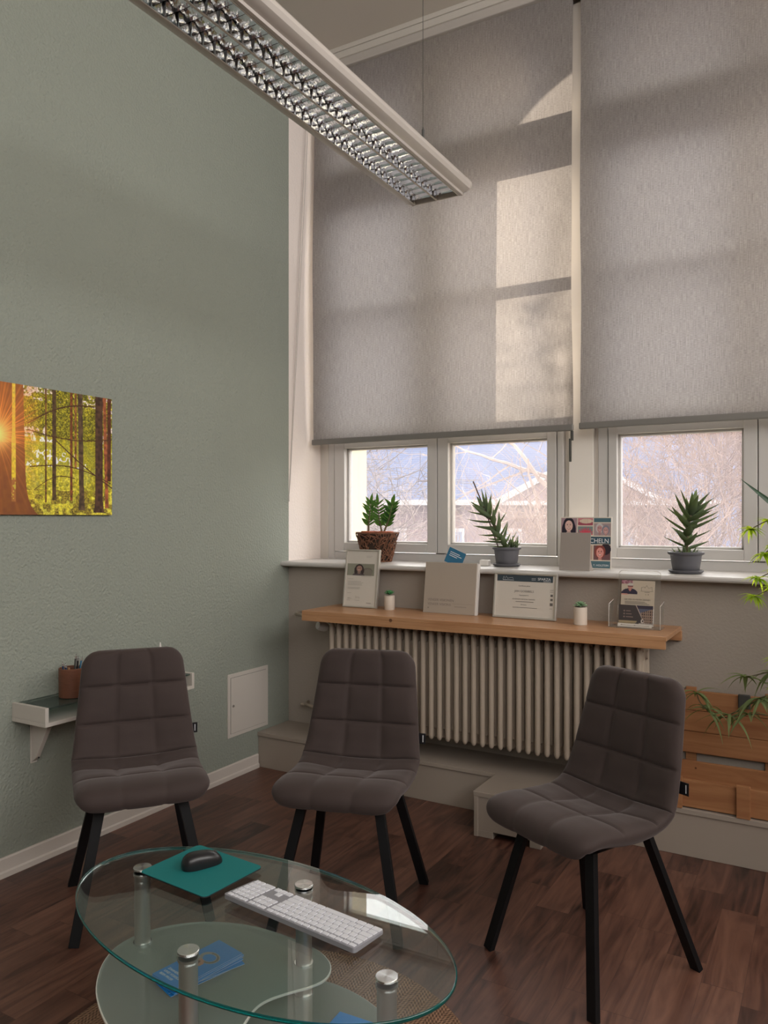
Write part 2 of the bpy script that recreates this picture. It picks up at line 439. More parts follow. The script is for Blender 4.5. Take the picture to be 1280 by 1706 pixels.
def text(name, s, size, m, parent, x, z, y=-.0008, align='LEFT', rot=(R(90),0,0), ext=0.0002, sx=1.0, loc=None):
    cu = bpy.data.curves.new(name, 'FONT'); cu.body = s; cu.size = size; cu.align_x = align; cu.extrude = ext; cu.resolution_u = 3
    t = bpy.data.objects.new('tmp_text', cu); col.objects.link(t)
    me = bpy.data.meshes.new_from_object(t.evaluated_get(bpy.context.evaluated_depsgraph_get()))
    col.objects.unlink(t); bpy.data.objects.remove(t); me.name = name
    me.materials.clear(); me.materials.append(m)
    o = bpy.data.objects.new(name, me); col.objects.link(o); o.parent = parent
    o.location = loc if loc else (x, y, z); o.rotation_euler = rot; o.scale = (sx, 1, 1)
    return o
# ================================================================== SETTING
XL = -2.845           # left wall
YP = 3.78             # parapet under the window sill
YW = 4.12             # inner face of the window joinery
ZC = 4.26             # ceiling
XR, YB = 2.6, -2.6
def struct(o): return tag(o, kind='structure')

struct(MB().box((XL-.2, YB-.2, -.12), (XR+.2, YW+.5, 0)).build('floor', M['floor']))
struct(MB().box((XL-.2, YB-.2, ZC), (XR+.2, YW+.5, ZC+.15)).build('ceiling', M['ceiling']))
struct(MB().box((XL-.2, YB-.2, 0), (XL, YP, ZC)).build('wall_left', M['wall_green']))
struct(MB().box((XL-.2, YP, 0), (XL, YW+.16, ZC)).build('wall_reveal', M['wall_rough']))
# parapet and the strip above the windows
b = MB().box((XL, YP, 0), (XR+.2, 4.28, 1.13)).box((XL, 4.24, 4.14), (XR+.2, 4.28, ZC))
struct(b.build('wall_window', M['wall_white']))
# right and back walls with high openings added to let in fill daylight
b = MB(); za, zb = 2.4, 4.2
b.box((XR, YB-.2, 0), (XR+.2, YW+.16, za)).box((XR, YB-.2, zb), (XR+.2, YW+.16, ZC)).box((XR, YB-.2, za), (XR+.2, -2.5, zb)).box((XR, 3.3, za), (XR+.2, YW+.16, zb)).box((XR, .3, za), (XR+.2, .4, zb))
struct(b.build('wall_right', M['wall_white']))
b = MB()
b.box((XL, YB-.2, 0), (XR, YB, za)).box((XL, YB-.2, zb), (XR, YB, ZC)).box((XL, YB-.2, za), (.5, YB, zb)).box((2.1, YB-.2, za), (XR, YB, zb))
struct(b.build('wall_back', M['wall_white']))

# exterior facade with segmental-arched openings
def facade():
    b = MB(); y0, y1 = 4.28, 4.85
    ops = [(-2.946, -1.27), (-1.145, .56), (.80, 2.35)]
    def arch(x, a, c):
        hw = (c-a)/2; t = (x-(a+c)/2)/hw
        return 3.49 + .64*math.sqrt(max(0, 1-t*t))
    x = -5.0; spans = []
    for a, c in ops:
        spans.append((x, a, None)); spans.append((a, c, 1)); x = c
    spans.append((x, 5.0, None))
    for a, c, k in spans:
        if k is None: b.box((a, y0, -6), (c, y1, 7))
        else:
            b.box((a, y0, -6), (c, y1, 1.13))
            n = 28
            for i in range(n):
                xa = a+(c-a)*(1-math.cos(PI*i/n))/2; xb = a+(c-a)*(1-math.cos(PI*(i+1)/n))/2
                za, zb = arch(xa, a, c), arch(xb, a, c)
                b.add([(xa,y0,za),(xb,y0,zb),(xb,y1,zb),(xa,y1,za),(xa,y0,7),(xb,y0,7),(xb,y1,7),(xa,y1,7)],
                      [(0,3,2,1),(4,5,6,7),(0,1,5,4),(2,3,7,6)])
    return struct(b.build('wall_facade', M['yellow_plaster']))
facade()
# outer string course seen low in the right-hand window
struct(MB().box((XL+.02, 4.85, .98), (2.6, 4.93, 1.06)).build('trim_3', M['yellow_plaster']))

# windows: fixed frame with mullion and transoms, sashes and panes below and above
def window(name, x0, x1, xm0, xm1, glass):
    """x0..x1 outer frame; glass: [(xa, xb), ...] clear widths of the two lights"""
    r = bpy.data.objects.new(name, None); col.objects.link(r); r.location = ((x0+x1)/2, YW, 1.16); struct(r)
    W = M['white_paint']; lx, ly, lz = r.location
    def bx(b, xa, xb, ya, yb, za, zb): b.box((xa-lx, ya-ly, za-lz), (xb-lx, yb-ly, zb-lz))
    f = MB()
    bx(f, x0, x0+.05, YW, YW+.12, 1.13, 4.16); bx(f, x1-.035, x1, YW, YW+.12, 1.13, 4.16)
    bx(f, x0, x1, YW+.005, YW+.12, 1.13, 1.205); bx(f, x0, x1, YW, YW+.12, 4.12, 4.16)
    bx(f, xm0, xm1, YW+.035, YW+.12, 1.2, 4.1)
    bx(f, x0, x1, YW+.0, YW+.12, 3.39, 3.52)           # heavy transom
    f.build('window_frame', W, r, bevel=.004)
    for i, (a, c) in enumerate(glass):
        # lower sash up to z 2.66, glazing bar rails at 1.85
        oa = x0+.055 if i == 0 else xm1-.028
        oc = xm0+.028 if i == 0 else x1-.04
        for (z0, z1, g0, g1) in ((1.21, 1.925, 1.262, 1.853), (1.93, 3.385, 1.99, 3.335), (3.525, 4.12, 3.575, 4.07)):
            s = MB(); ya, yb = YW-.008, YW+.07
            bx(s, oa, a, ya, yb, z0, z1); bx(s, c, oc, ya, yb, z0, z1); bx(s, a, c, ya, yb, z0, g0); bx(s, a, c, ya, yb, g1, z1)
            # inner glazing bead
            k = .012; ya2 = YW+.03
            bx(s, a-.001, a+k, ya2, yb, g0, g1); bx(s, c-k, c+.001, ya2, yb, g0, g1); bx(s, a, c, ya2, yb, g0-.001, g0+k); bx(s, a, c, ya2, yb, g1-k, g1+.001)
            if z0 == 1.93: bx(s, a, c, YW+.02, YW+.06, 2.675, 2.73)
            so_ = s.build('sash', W, r, bevel=.003)
            p = MB(); bx(p, a-.005, c+.005, YW+.052, YW+.056, g0-.005, g1+.005); p.build('pane', M['window_glass'], so_)
    return r
window('window_1', -2.79, -1.262, -2.045, -1.985, [(-2.662, -2.08), (-1.945, -1.353)])
window('window_2', -1.077, .46, -.345, -.285, [(-.978, -.378), (-.245, .36)])
window('window_3', .80, 2.34, 1.54, 1.60, [(.90, 1.48), (1.66, 2.24)])
# boards between the windows and beside the reveal
b = MB().box((-1.232, YW-.008, 1.13), (-1.10, YW+.12, 4.16)).box((-1.262, YW+.03, 1.13), (-1.077, YW+.12, 4.16))
struct(b.build('trim_4', M['board_white'], bevel=.003))
struct(MB().box((-2.845, YW-.006, 1.13), (-2.785, YW+.16, 4.16)).build('trim_5', M['white_plastic'], bevel=.003))
struct(MB().box((.46, YW-.006, 1.13), (.80, YW+.16, 4.16)).build('trim_6', M['white_paint']))
struct(MB().box((2.34, YW-.006, 1.13), (2.62, YW+.16, 4.16)).build('trim_7', M['white_paint']))

# window sill with a rounded nose
prof = [(4.13, 1.16), (3.715, 1.16), (3.705, 1.157), (3.70, 1.15), (3.70, 1.142), (3.704, 1.135), (3.712, 1.132), (4.13, 1.132)]
struct(MB().extr(prof, 'x', -2.862, 2.6).build('trim_1', M['white_paint']))

# boxed-in ledge on the floor under the windows, with a projecting box
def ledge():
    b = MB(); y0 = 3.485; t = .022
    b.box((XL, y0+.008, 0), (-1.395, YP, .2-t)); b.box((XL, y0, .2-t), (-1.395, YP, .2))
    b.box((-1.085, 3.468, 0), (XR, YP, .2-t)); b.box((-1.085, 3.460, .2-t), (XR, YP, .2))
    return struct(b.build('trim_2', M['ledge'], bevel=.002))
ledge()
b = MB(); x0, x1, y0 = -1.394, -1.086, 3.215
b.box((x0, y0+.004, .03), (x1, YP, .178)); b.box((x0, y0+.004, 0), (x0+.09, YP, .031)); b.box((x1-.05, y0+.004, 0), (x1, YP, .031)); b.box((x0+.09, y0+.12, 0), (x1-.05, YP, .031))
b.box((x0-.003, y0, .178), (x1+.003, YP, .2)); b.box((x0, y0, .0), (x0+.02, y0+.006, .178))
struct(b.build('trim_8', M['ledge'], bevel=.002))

# skirting boards
b = MB().extr([(XL, 0), (XL+.016, 0), (XL+.016, .02), (XL+.010, .026), (XL+.010, .072), (XL+.006, .078), (XL, .078)], 'y', YB, 3.485)
# extr over y uses (x, z) pairs
struct(b.build('baseboard_left', M['skirting']))

# ceiling rail that carries the blinds
b = MB().box((XL, 3.94, 4.232), (XR, 4.05, ZC)).box((XL, 3.948, 4.224), (XR, 4.05, 4.234)).box((XL, 3.942, 4.192), (XR, 4.0, 4.226)).box((XL, 3.938, 4.186), (XR, 3.96, 4.192))
struct(b.build('trim_9', M['white_plastic'], bevel=.002))

# ================================================================== ROLLER BLINDS
def blind(name, x0, x1, zb, label, grp):
    r = thing(name, label, 'roller blind', ((x0+x1)/2, 3.98, zb), group=grp)
    lx = r.location.x; w = (x1-x0)/2
    nx, nz = 60, 90; H = 4.17-zb
    vs = []; fs = []
    for j in range(nz+1):
        z = H*j/nz
        for i in range(nx+1):
            s = -1+2*i/nx
            # very slight belly and edge curl of the hanging cloth
            e = math.exp(-((1-abs(s))*14)**1.2)
            k = math.exp(-((z-.18)/.22)**2)
            y = .004*math.sin(z*2.1+s*2) + e*.010*math.sin(z*3.0+(.6 if s > 0 else 2)) + (k*.022*math.exp(-((s-.955)/.03)**2) if s > 0 else 0)
            x = s*w*(1-.010*math.exp(-((z-H*.28)/.35)**2))
            vs.append((x, y, z+.03)); 
    for j in range(nz):
        for i in range(nx): a = j*(nx+1)+i; fs.append((a, a+1, a+nx+2, a+nx+1))
    f = MB(); f.add(vs, fs); f.build('fabric', M['blind'], r, smooth=True)
    MB().box((-w-.004, -.011, 0), (w+.004, .011, .034)).build('bottom_bar', BAR, r, bevel=.006, seg=3)
    MB().box((-w-.004, -.03, 4.14-zb), (w+.004, .05, 4.194-zb)).build('head_box', M['lamp_body'], r, bevel=.008, seg=3)
    return r
BAR = mat('bar_grey', (.19,.18,.165), .55)
bl1 = blind('roller_blind', -2.808, -1.172, 1.868, 'left grey roller blind with a sunlit patch at its right side', 'roller blinds in front of the windows')
bl2 = blind('roller_blind', -1.133, .53, 1.873, 'right grey roller blind without sun patch, cut by the photo edge', 'roller blinds in front of the windows')
# chains: left blind has a double pull cord tied near the corner
b = MB()
for dx, dz in ((0, 0), (.012, .02)):
    b.tube([(-1.0*.0+ -2.826+dx-bl1.location.x, 3.955-3.98+dx, 4.19-1.868), (-2.826+dx-bl1.location.x, 3.86-3.98, 2.9-1.868), (-2.828+dx*.6-bl1.location.x, 3.765-3.98-dx*.2, 1.62-1.868+dz), (-2.828-bl1.location.x+.003, 3.755-3.98, 1.53-1.868)], .0018, 5)
b.tube([(-2.826-bl1.location.x, 3.757-3.98, 1.545-1.868), (-2.826-bl1.location.x, 3.757-3.98, 1.515-1.868)], .004, 6)
b.build('pull_cord', M['cord'], bl1)
# cord weights hanging at the right ends
b = MB().box((.80, -.006, -.16), (.812, .006, -.04)).box((.808, -.006, -.05), (.822, .006, .0))
b.build('cord_weight', M['dark_grey'], bl1, bevel=.002)
b = MB().lathe([(.002, 0), (.010, -.0), (.012, .02), (.006, .04), (.002, .045)], (.835, 0, -.05), 12)
b.build('cord_weight', M['dark_grey'], bl2)

# ================================================================== PENDANT LUMINAIRE
def lamp():
    xc, y0, y1 = -1.466, 1.16, 2.99
    r = thing('pendant_lamp', 'long white office pendant lamp with twin mirrored louvres hanging on thin wires', 'lamp', (xc, (y0+y1)/2, 2.77))
    lx, ly, lz = r.location
    half = [(.104, 0), (.107, -.002), (.118, -.001), (.122, .006), (.130, .009), (.137, .010), (.152, .018), (.160, .030), (.158, .044), (.140, .066), (.10, .084), (.05, .092), (0, .094)]
    inner = [(0, .086), (.10, .075), (.104, .06)]
    poly = half + [(-x, z) for x, z in half[::-1][1:]] + [(-x, z) for x, z in inner[::-1]] + inner[1:]
    b = MB().extr(poly, 'y', y0-ly, y1-ly-.004)
    b.build('housing', M['lamp_body'], r, smooth=True, auto=25)
    cap = half + [(-x, z) for x, z in half[::-1][1:]]
    for ya, yb in ((y1-ly-.004, y1-ly+.003), (y0-ly-.007, y0-ly)):
        MB().extr([(x*1.012, z*1.02-.001) for x, z in cap], 'y', ya, yb).build('end_cap', M['lamp_body'], r, bevel=.001)
    # centre rib and side trims
    MB().box((-.0035, y0-ly, -.002), (.0035, y1-ly-.004, .03)).box((-.1045, y0-ly, -.0025), (-.1005, y1-ly-.004, .01)).box((.1005, y0-ly, -.0025), (.1045, y1-ly-.004, .01)).build('trim', M['white_plastic'], r)
    pitch = .0488; n = int((y1-y0-.06)/pitch)
    for sgn in (-1, 1):
        b = MB(); cx = sgn*.052; hw = .048
        # parabolic side mirrors
        for s2 in (-1, 1):
            pr = [(cx+s2*(hw-.030*(1-math.cos(t*PI/2))), .062*math.sin(t*PI/2)) for t in [i/7 for i in range(8)]]
            k = len(pr); vs = []; fs = []
            m_ = n
            for j in range(m_+1):
                for x, z in pr: vs.append((x, y0-ly+.01+(y1-y0-.03)*j/m_, z))
            for j in range(m_):
                for i in range(k-1): fs.append((j*k+i, j*k+i+1, (j+1)*k+i+1, (j+1)*k+i))
            b.add(vs, fs)
        # cross blades: curved wedge, thin at the bottom edge
        for j in range(n+1):
            yc = y1-ly-.045-j*pitch
            for s2 in (-1, 1):
                vs = []; fs = []; K = 6; Wn = 4
                for i in range(K+1):
                    t = i/K; z = .001+.036*t; th = .0012+.013*t*t
                    w = hw-.004-.022*t*t*.6
                    for q in range(Wn+1):
                        uu = -1+2*q/Wn
                        vs.append((cx+uu*w, yc+s2*th+.0, z+.004*(uu*uu-1)*-1*t))
                for i in range(K):
                    for q in range(Wn): a = i*(Wn+1)+q; fs.append((a, a+1, a+Wn+2, a+Wn+1))
                b.add(vs, fs)
        b.build('louvre', M['mirror'], r, smooth=True)
        MB().tube([(cx, y0-ly+.02, .066), (cx, y1-ly-.05, .066)], .008, 12).build('tube', M['white_card'], r, smooth=True)
        MB().box((cx-.02, y1-ly-.035, .028), (cx+.02, y1-ly-.008, .07)).build('lamp_holder', M['black_plastic'], r)
    # suspension wires with grippers, and the feed cable
    for yy in (2.86, 1.34):
        w = MB().tube([(0, yy-ly, .19), (0, yy-ly, ZC-lz)], .0013, 6)
        w.tube([(0, yy-ly, .20), (.012, yy-ly+.03, .175), (.02, yy-ly+.09, .092)], .0012, 5).tube([(0, yy-ly, .20), (-.012, yy-ly-.03, .175), (-.02, yy-ly-.09, .092)], .0012, 5)
        ww = w.build('suspension_wire', M['dark_grey'], r)
        MB().tube([(0, yy-ly, .19), (0, yy-ly, .245)], .0055, 10).tube([(0, yy-ly, .245), (0, yy-ly, .255)], [.004, .002], 8).build('gripper', M['dark_grey'], ww)
    MB().tube([(.02, 1.82-ly, .09), (.03, 1.78-ly, .16), (.03, 1.70-ly, .24), (.02, 1.58-ly, .34), (.0, 1.42-ly, .60), (0, 1.36-ly, ZC-lz)], .006, 8).build('feed_cable', M['dark_grey'], r, smooth=True)
lamp()
# ================================================================== RADIATOR AND ITS SHELF
def radiator():
    x0, x1, yf = -2.375, -.715, 3.49; n = 36
    r = thing('radiator', 'long cream column radiator under the wooden shelf', 'radiator', ((x0+x1)/2, 3.587, .2))
    p = (x1-x0)/n
    b = MB(); zb, zt = .108, .655
    for k in range(4):
        y = -.075+.048*k
        pr = []
        # flattened column with rounded foot and head
        zs = [zb, zb+.004, zb+.012, zb+.022, zt-.022, zt-.01, zt]
        ws = [.3, .62, .88, 1, 1, .85, .5]
        vs = []; fs = []; m = 12
        for z, s in zip(zs, ws):
            for q in range(m): a = 2*PI*q/m; vs.append((.0135*s*math.cos(a), y+.0165*s*math.sin(a), z))
        for i in range(len(zs)-1):
            for q in range(m): qq = (q+1) % m; fs.append((i*m+q, i*m+qq, (i+1)*m+qq, (i+1)*m+q))
        fs.append(tuple(range(m))[::-1]); fs.append(tuple((len(zs)-1)*m+q for q in range(m)))
        b.add(vs, fs)
    for z in (.14, .61):
        b.tube([(-p/2, 0, z), (p/2, 0, z)], .020, 10); b.box((-.012, -.075, z-.018), (.012, .07, z+.018))
    first = None
    for i in range(n):
        if first is None: o = first = b.build('radiator_section', M['radiator'], r, smooth=True, auto=40)
        else: o = first.copy(); col.objects.link(o); o.parent = r
        o.location = (x0-r.location.x+p*(i+.5), 0, 0)
    # thermostat valve at the left top, and the pipes
    lx = x0-r.location.x
    v = MB().tube([(lx-.01, 0, .61), (lx-.05, 0, .61)], .014, 12); v.build('valve', M['radiator'], r, smooth=True)
    v = MB().lathe([(.012, 0), (.024, .004), (.026, .02), (.026, .05), (.020, .062), (.005, .066)], (0,0,0), 16)
    o = v.build('thermostat_knob', M['white_paint'], r, smooth=True, auto=40); o.rotation_euler = (R(75), 0, R(-20)); o.location = (lx-.06, -.005, .612)
    v = MB().tube([(lx-.03, .0, .61), (lx-.10, .07, .63), (lx-.22, .075, .645), (lx-.36, .12, .655), (lx-.37, .187, .655)], .010, 8); v.build('pipe', M['radiator'], r, smooth=True)
    v = MB().tube([(lx, .02, .14), (lx-.12, .07, .12), (lx-.30, .13, .13), (lx-.32, .185, .13)], .010, 8); v.lathe([(.028, 0), (.028, .006), (.012, .01)], (lx-.32, .155, .12), 14); v.build('pipe', M['radiator'], r, smooth=True)
    # wall brackets / feet
    for x in (lx+.25, -lx-.25):
        MB().box((x-.012, -.06, 0), (x+.012, -.035, .11)).build('foot', M['radiator'], r); MB().box((x-.012, .04, 0), (x+.012, .06, .11)).build('foot', M['radiator'], r)
radiator()
def rad_shelf():
    x0, x1, y0 = -2.472, -.606, 3.400
    r = thing('wooden_shelf', 'long light wooden shelf board above the radiator', 'shelf', ((x0+x1)/2, 3.62, .87))
    lx, ly, lz = r.location
    def bx(b, xa, xb, ya, yb, za, zb): return b.box((xa-lx, ya-ly, za-lz), (xb-lx, yb-ly, zb-lz))
    bx(MB(), x0, x1, y0+.0, 3.778, .902, .922).build('board', M['shelf_wood'], r, bevel=.002)
    bx(MB(), x0, x1-.004, y0-.001, y0+.02, .868, .902).build('front_edge', M['shelf_wood'], r, bevel=.0015)
    bx(MB(), x0+.03, x1+.003, 3.752, 3.779, .858, .902).build('wall_batten', M['shelf_wood'], r, bevel=.0015)
    for x in (-2.3, -1.55, -.8): bx(MB(), x, x+.02, y0+.03, 3.752, .892, .902).build('bracket', M['white_plastic'], r)
rad_shelf()
SZ = .922   # shelf top
WZ = 1.16   # window sill top

# ================================================================== PICTURES, CARDS
def forest(u, v):
    # the sheet spans y 1.62 .. 2.437 on the wall, sun low on the left part
    X = u*.817; Y = v*.522
    n1 = vnoise(X, Y, 55, 1); n2 = vnoise(X, Y, 140, 2); n3 = vnoise(X+.3*n1, Y, 12, 3); n4 = vnoise(X, Y, 260, 5)
    leaf = .55*n1+.45*n2
    base = np.stack([.50+.32*leaf, .50+.26*leaf, .14+.10*n3], -1)
    base *= (.55+.75*(n3*.5+n4*.5))[..., None]
    pale = ((n3 > .62) & (n2 > .42) & (v > .38))
    base = np.where(pale[..., None], np.array([.93, .85, .80]), base)
    low = v < .20
    base = np.where((low & (n1 < .5))[..., None], np.array([.52, .46, .16])*(.5+.8*n4)[..., None], base)
    base = np.where((v > .62)[..., None], base*(.55+.55*n4)[..., None]*.95, base)
    out = base
    # slim trunks
    def trunk(out, xc, w, c, z0=.02, flare=0, lean=0, soft=0):
        ww = w*(1+flare*np.exp(-(Y-.0)/.03)); cx = xc+lean*Y
        m = (np.abs(X-cx) < ww) & (Y > z0)
        tex = (.7+.6*vnoise(X, Y, 90, 9))[..., None]
        return np.where(m[..., None], np.array(c)*tex, out)
    out = trunk(out, .515, .009, (.25,.19,.12), .06, .3)
    out = trunk(out, .475, .004, (.36,.25,.12), .05)
    out = trunk(out, .600, .006, (.40,.22,.12), .06, .5)
    out = trunk(out, .622, .0045, (.46,.30,.16), .2)
    out = trunk(out, .655, .012, (.28,.22,.16), .02, 1.0, -.02)
    out = trunk(out, .745, .020, (.25,.17,.12), .01, .7, .0)
    out = trunk(out, .790, .009, (.50,.28,.17), .03, .3, -.03)
    out = trunk(out, .800, .010, (.30,.16,.10), .15, .3, .0)
    # big foreground trunks on the left, with a bright slit between
    edge = .385+.0*X+.055*np.exp(-Y/.045)-.012*(Y/.5)
    big = X < edge
    br = np.stack([.38+.05*n1, .22+.04*n1, .13+.0*n1], -1)
    out = np.where(big[..., None], br, out)
    slit = (np.abs(X-.330) < .010*(1-.35*(v>.6))) & (v > .1)
    out = np.where(slit[..., None], np.stack([.62+.2*n2, .58+.18*n2, .16+.1*n1], -1), out)
    red = slit & (v < .28) & (n2 > .3)
    out = np.where(red[..., None], np.array([.52,.34,.18]), out)
    # branches
    def branch(out, p, q, sag, w):
        t = np.clip((X-p[0])/(q[0]-p[0]), 0, 1); yc = p[1]+(q[1]-p[1])*t+sag*np.sin(t*PI)
        m = (X >= min(p[0], q[0])) & (X <= max(p[0], q[0])) & (np.abs(Y-yc) < w)
        return np.where(m[..., None], np.array([.24,.15,.09]), out)
    out = branch(out, (.39, .37), (.72, .475), .03, .003); out = branch(out, (.39, .345), (.80, .335), -.02, .0022)
    out = branch(out, (.50, .33), (.817, .12), -.01, .0030); out = branch(out, (.40, .195), (.81, .14), .035, .0022); out = branch(out, (.42, .10), (.62, .155), .03, .0018)
    # light rays from the sun that is part of the picture
    sx, sy = .255, .315
    dx = X-sx; dy = Y-sy; rr = np.hypot(dx, dy); an = np.arctan2(dy, dx)
    ray = .5+.5*np.sin(an*37+2.1*np.sin(an*11)); ray = ray*(.6+.4*np.sin(an*83))
    g = np.exp(-rr/.16)
    warm = np.array([.96,.56,.24]); amt = np.clip(g*(.55+.75*ray), 0, 1)*np.clip((.47-X)/.06, 0.12, 1)*np.where(dy > -.03, 1.15, .62)
    amt = np.clip(amt, 0, 1)[..., None]
    out = out*(1-amt)+warm*amt
    core = np.clip(np.exp(-(rr/.055)**2), 0, 1)[..., None]
    return np.clip((out*(1-core)+np.array([1,.80,.45])*core)*1.22+.02, 0, 1)
cv = thing('canvas_picture', 'canvas print of a sunlit forest on the green wall', 'picture', (XL, 1.62, 1.431), (0, 0, R(90)))
MB().box((0, -.018, 0), (.817, 0, .522)).build('canvas', M['dark_grey'], cv, bevel=.002)
picture('print', .817, .522, 400, 260, forest, M['print'], cv, y=-.0190)

def board(name, label, cat, x, y, z, rz, w, h, t, tilt, m, group=None, bev=.001, part='board'):
    r = thing(name, label, cat, (x, y, z), (R(-tilt), 0, R(rz)), group)
    MB().box((0, 0, 0), (w, t, h)).build(part, m, r, bevel=bev)
    return r
def frame(r, w, h, bw, t, m):
    b = MB().box((0,-t,0),(w,0,bw)).box((0,-t,h-bw),(w,0,h)).box((0,-t,bw),(bw,0,h-bw)).box((w-bw,-t,bw),(w,0,h-bw))
    b.build('frame', m, r, bevel=.0012)
def lines(b, x, z, w, n, step, hh=.0011, y=-.0006):
    rr = random.Random(int(w*1e4)+n)
    for i in range(n):
        ww = w*(.72+.28*rr.random())
        b.box((x, y-.0004, z-i*step), (x+ww, y, z-i*step+hh))
def squiggle(b, x, z, w, h):
    rr = random.Random(int(x*1e4)); pts = []
    for i in range(14): pts.append((x+w*i/13, -.001, z+h*(.5+.5*math.sin(i*1.9+rr.random()*2))*(1-.04*i)))
    b.tube(pts, .0004, 4)

# letter frame with portrait
def face(U, V, cx, cy, s, skin=(.78,.62,.55), hair=(.2,.15,.15), bg=None, hair_drop=1.0, shirt=None):
    """paints a simple smiling head: returns masks in paint order"""
    e = lambda ax, ay, rx, ry: ((U-ax)/rx)**2+((V-ay)/ry)**2 < 1
    L = [(e(cx, cy+.12*s, .62*s, .78*s), hair)]
    if hair_drop > 0: L += [(e(cx-.5*s, cy-.5*s*hair_drop, .26*s, .75*s), hair), (e(cx+.5*s, cy-.5*s*hair_drop, .26*s, .75*s), hair)]
    if shirt is not None: L += [(e(cx, cy-1.75*s, 1.25*s, 1.0*s), shirt)]
    L += [(e(cx, cy-.72*s, .2*s, .35*s), tuple(c*.88 for c in skin)), (e(cx, cy, .42*s, .58*s), skin)]
    L += [(e(cx-.16*s, cy+.10*s, .07*s, .035*s), (.15,.1,.1)), (e(cx+.16*s, cy+.10*s, .07*s, .035*s), (.15,.1,.1)), (e(cx-.16*s, cy+.19*s, .10*s, .02*s), (.25,.17,.15)), (e(cx+.16*s, cy+.19*s, .10*s, .02*s), (.25,.17,.15)),
          (e(cx, cy-.06*s, .05*s, .06*s), tuple(c*.85 for c in skin)), (e(cx, cy-.27*s, .19*s, .085*s), (.6,.28,.28)), (e(cx, cy-.25*s, .15*s, .045*s), (.9,.86,.83))]
    return L
def paint(out, L):
    for m, c in L: out = np.where(m[..., None], np.array(c), out)
    return out

f1 = thing('framed_letter', 'narrow upright silver frame with portrait photo and letter, leftmost on wooden shelf', 'picture frame', (-2.374, 3.655, SZ+.001), (R(-8), 0, R(2)))
w, h = .213, .321
MB().box((0, 0, 0), (w, .010, h)).build('back_board', M['alu_frame'], f1)
frame(f1, w, h, .0085, .008, M['alu_frame'])
MB().box((.004, -.002, .004), (w-.004, 0, h-.004)).build('sheet', M['paper'], f1)
def p_letter(U, V):
    out = np.ones(U.shape+(3,))*np.array([.56,.56,.50])
    x = U*1.75; y = V
    out = paint(out, [((U > .55) & (V < .95), (.53,.53,.47)), (((x-1.32)/.32)**2+((y-.35)/.33)**2 < 1, (.46,.44,.40)), (((x-1.35)/.28)**2+((y-.25)/.3)**2 < 1, (.50,.48,.44)), ((((x-.75)/.42)**2+((y+.12)/.40)**2) < 1, (.36,.33,.33))])
    return paint(out, face(x, y, .78, .58, .42, (.62,.50,.45), (.25,.21,.21), hair_drop=.75))
picture('portrait_photo', .172, .066, 86, 33, p_letter, M['print'], f1, y=-.0022, x0=.012, z0=.176)
b = MB(); lines(b, .022, .156, .035, 1, .01); lines(b, .022, .142, .10, 4, .0065); lines(b, .022, .108, .085, 2, .0065); lines(b, .022, .078, .03, 1, .01); lines(b, .13, .284, .04, 2, .007); lines(b, .105, .171, .07, 1, .01)
squiggle(b, .026, .045, .025, .012); squiggle(b, .075, .048, .03, .018); lines(b, .022, .038, .025, 1, .01); lines(b, .072, .038, .033, 1, .01)
lines(b, .146, .025, .034, 1, .01, .003)
each(b, 'writing', M['ink_soft'], f1, -.0022)

# binder / sample book
f2 = thing('sample_box', 'plain beige catalogue box with faint lettering leaning on the wall above wooden shelf', 'catalogue', (-1.872, 3.655, SZ+.001), (R(-7.5), 0, R(-1)))
MB().box((0, .004, 0), (.300, .030, .262)).build('body', M['white_card'], f2, bevel=.002)
MB().box((-.002, 0, -.0005), (.293, .004, .264)).build('cover', M['binder'], f2, bevel=.001)
text('lettering', 'VENEER VISIONEN', .0185, M['ink_soft'], f2, .022, .062, y=-.0004)
text('lettering', 'VENEER VISIONS', .0185, M['ink_soft'], f2, .022, .040, y=-.0004)
b = MB(); b.box((.165, -.0006, .052), (.285, 0, .053)); b.box((.178, -.0006, .036), (.245, 0, .0385)); b.box((.024, -.0006, .022), (.031, 0, .029)); each(b, 'printed_line', M['ink_soft'], f2)

# certificate
f3 = thing('certificate_frame', 'wide silver framed certificate with dark header band on wooden shelf', 'picture frame', (-1.480, 3.655, SZ+.001), (R(-8), 0, R(-1)))
w, h = .325, .225
MB().box((0, 0, 0), (w, .010, h)).build('back_board', M['alu_frame'], f3)
frame(f3, w, h, .010, .009, M['alu_frame'])
MB().box((.005, -.002, .005), (w-.005, 0, h-.005)).build('sheet', M['paper'], f3)
FK = f3; f3 = bpy.data.objects.new('print', None); f3.parent = FK; f3.scale = (.97, 1, .918)
col.objects.link(f3)
MB().box((.014, -.0028, .198), (w-.014, -.002, .232)).build('header_band', M['slate'], f3)
text('lettering', 'SPARZA', .019, M['ink_white'], f3, .232, .208, y=-.003)
b = MB()
pts = [(.045+.0, .206), (.050, .224), (.056, .210), (.063, .225), (.070, .212), (.085, .216), (.098, .217), (.102, .211)]
b.tube([(x, -.0032, z) for x, z in pts], .0007, 4); b.box((.045, -.0033, .2035), (.105, -.003, .2055)); b.box((.20, -.0033, .215), (.222, -.003, .2165)); b.box((.20, -.0033, .208), (.222, -.003, .2095)); b.box((.262, -.0033, .2015), (.30, -.003, .2035))
each(b, 'logo', M['ink_white'], f3)
text('lettering', 'Certificate given', .0095, M['ink'], f3, w/2, .172, y=-.0023, align='CENTER')
text('lettering', 'JAN GOEBBELS', .0155, M['ink'], f3, w/2, .141, y=-.0023, align='CENTER')
text('lettering', 'Participated in', .0085, M['ink'], f3, w/2, .122, y=-.0023, align='CENTER')
text('lettering', 'ADVANCED SURGICAL TRAINING', .0080, M['ink'], f3, w/2, .101, y=-.0023, align='CENTER')
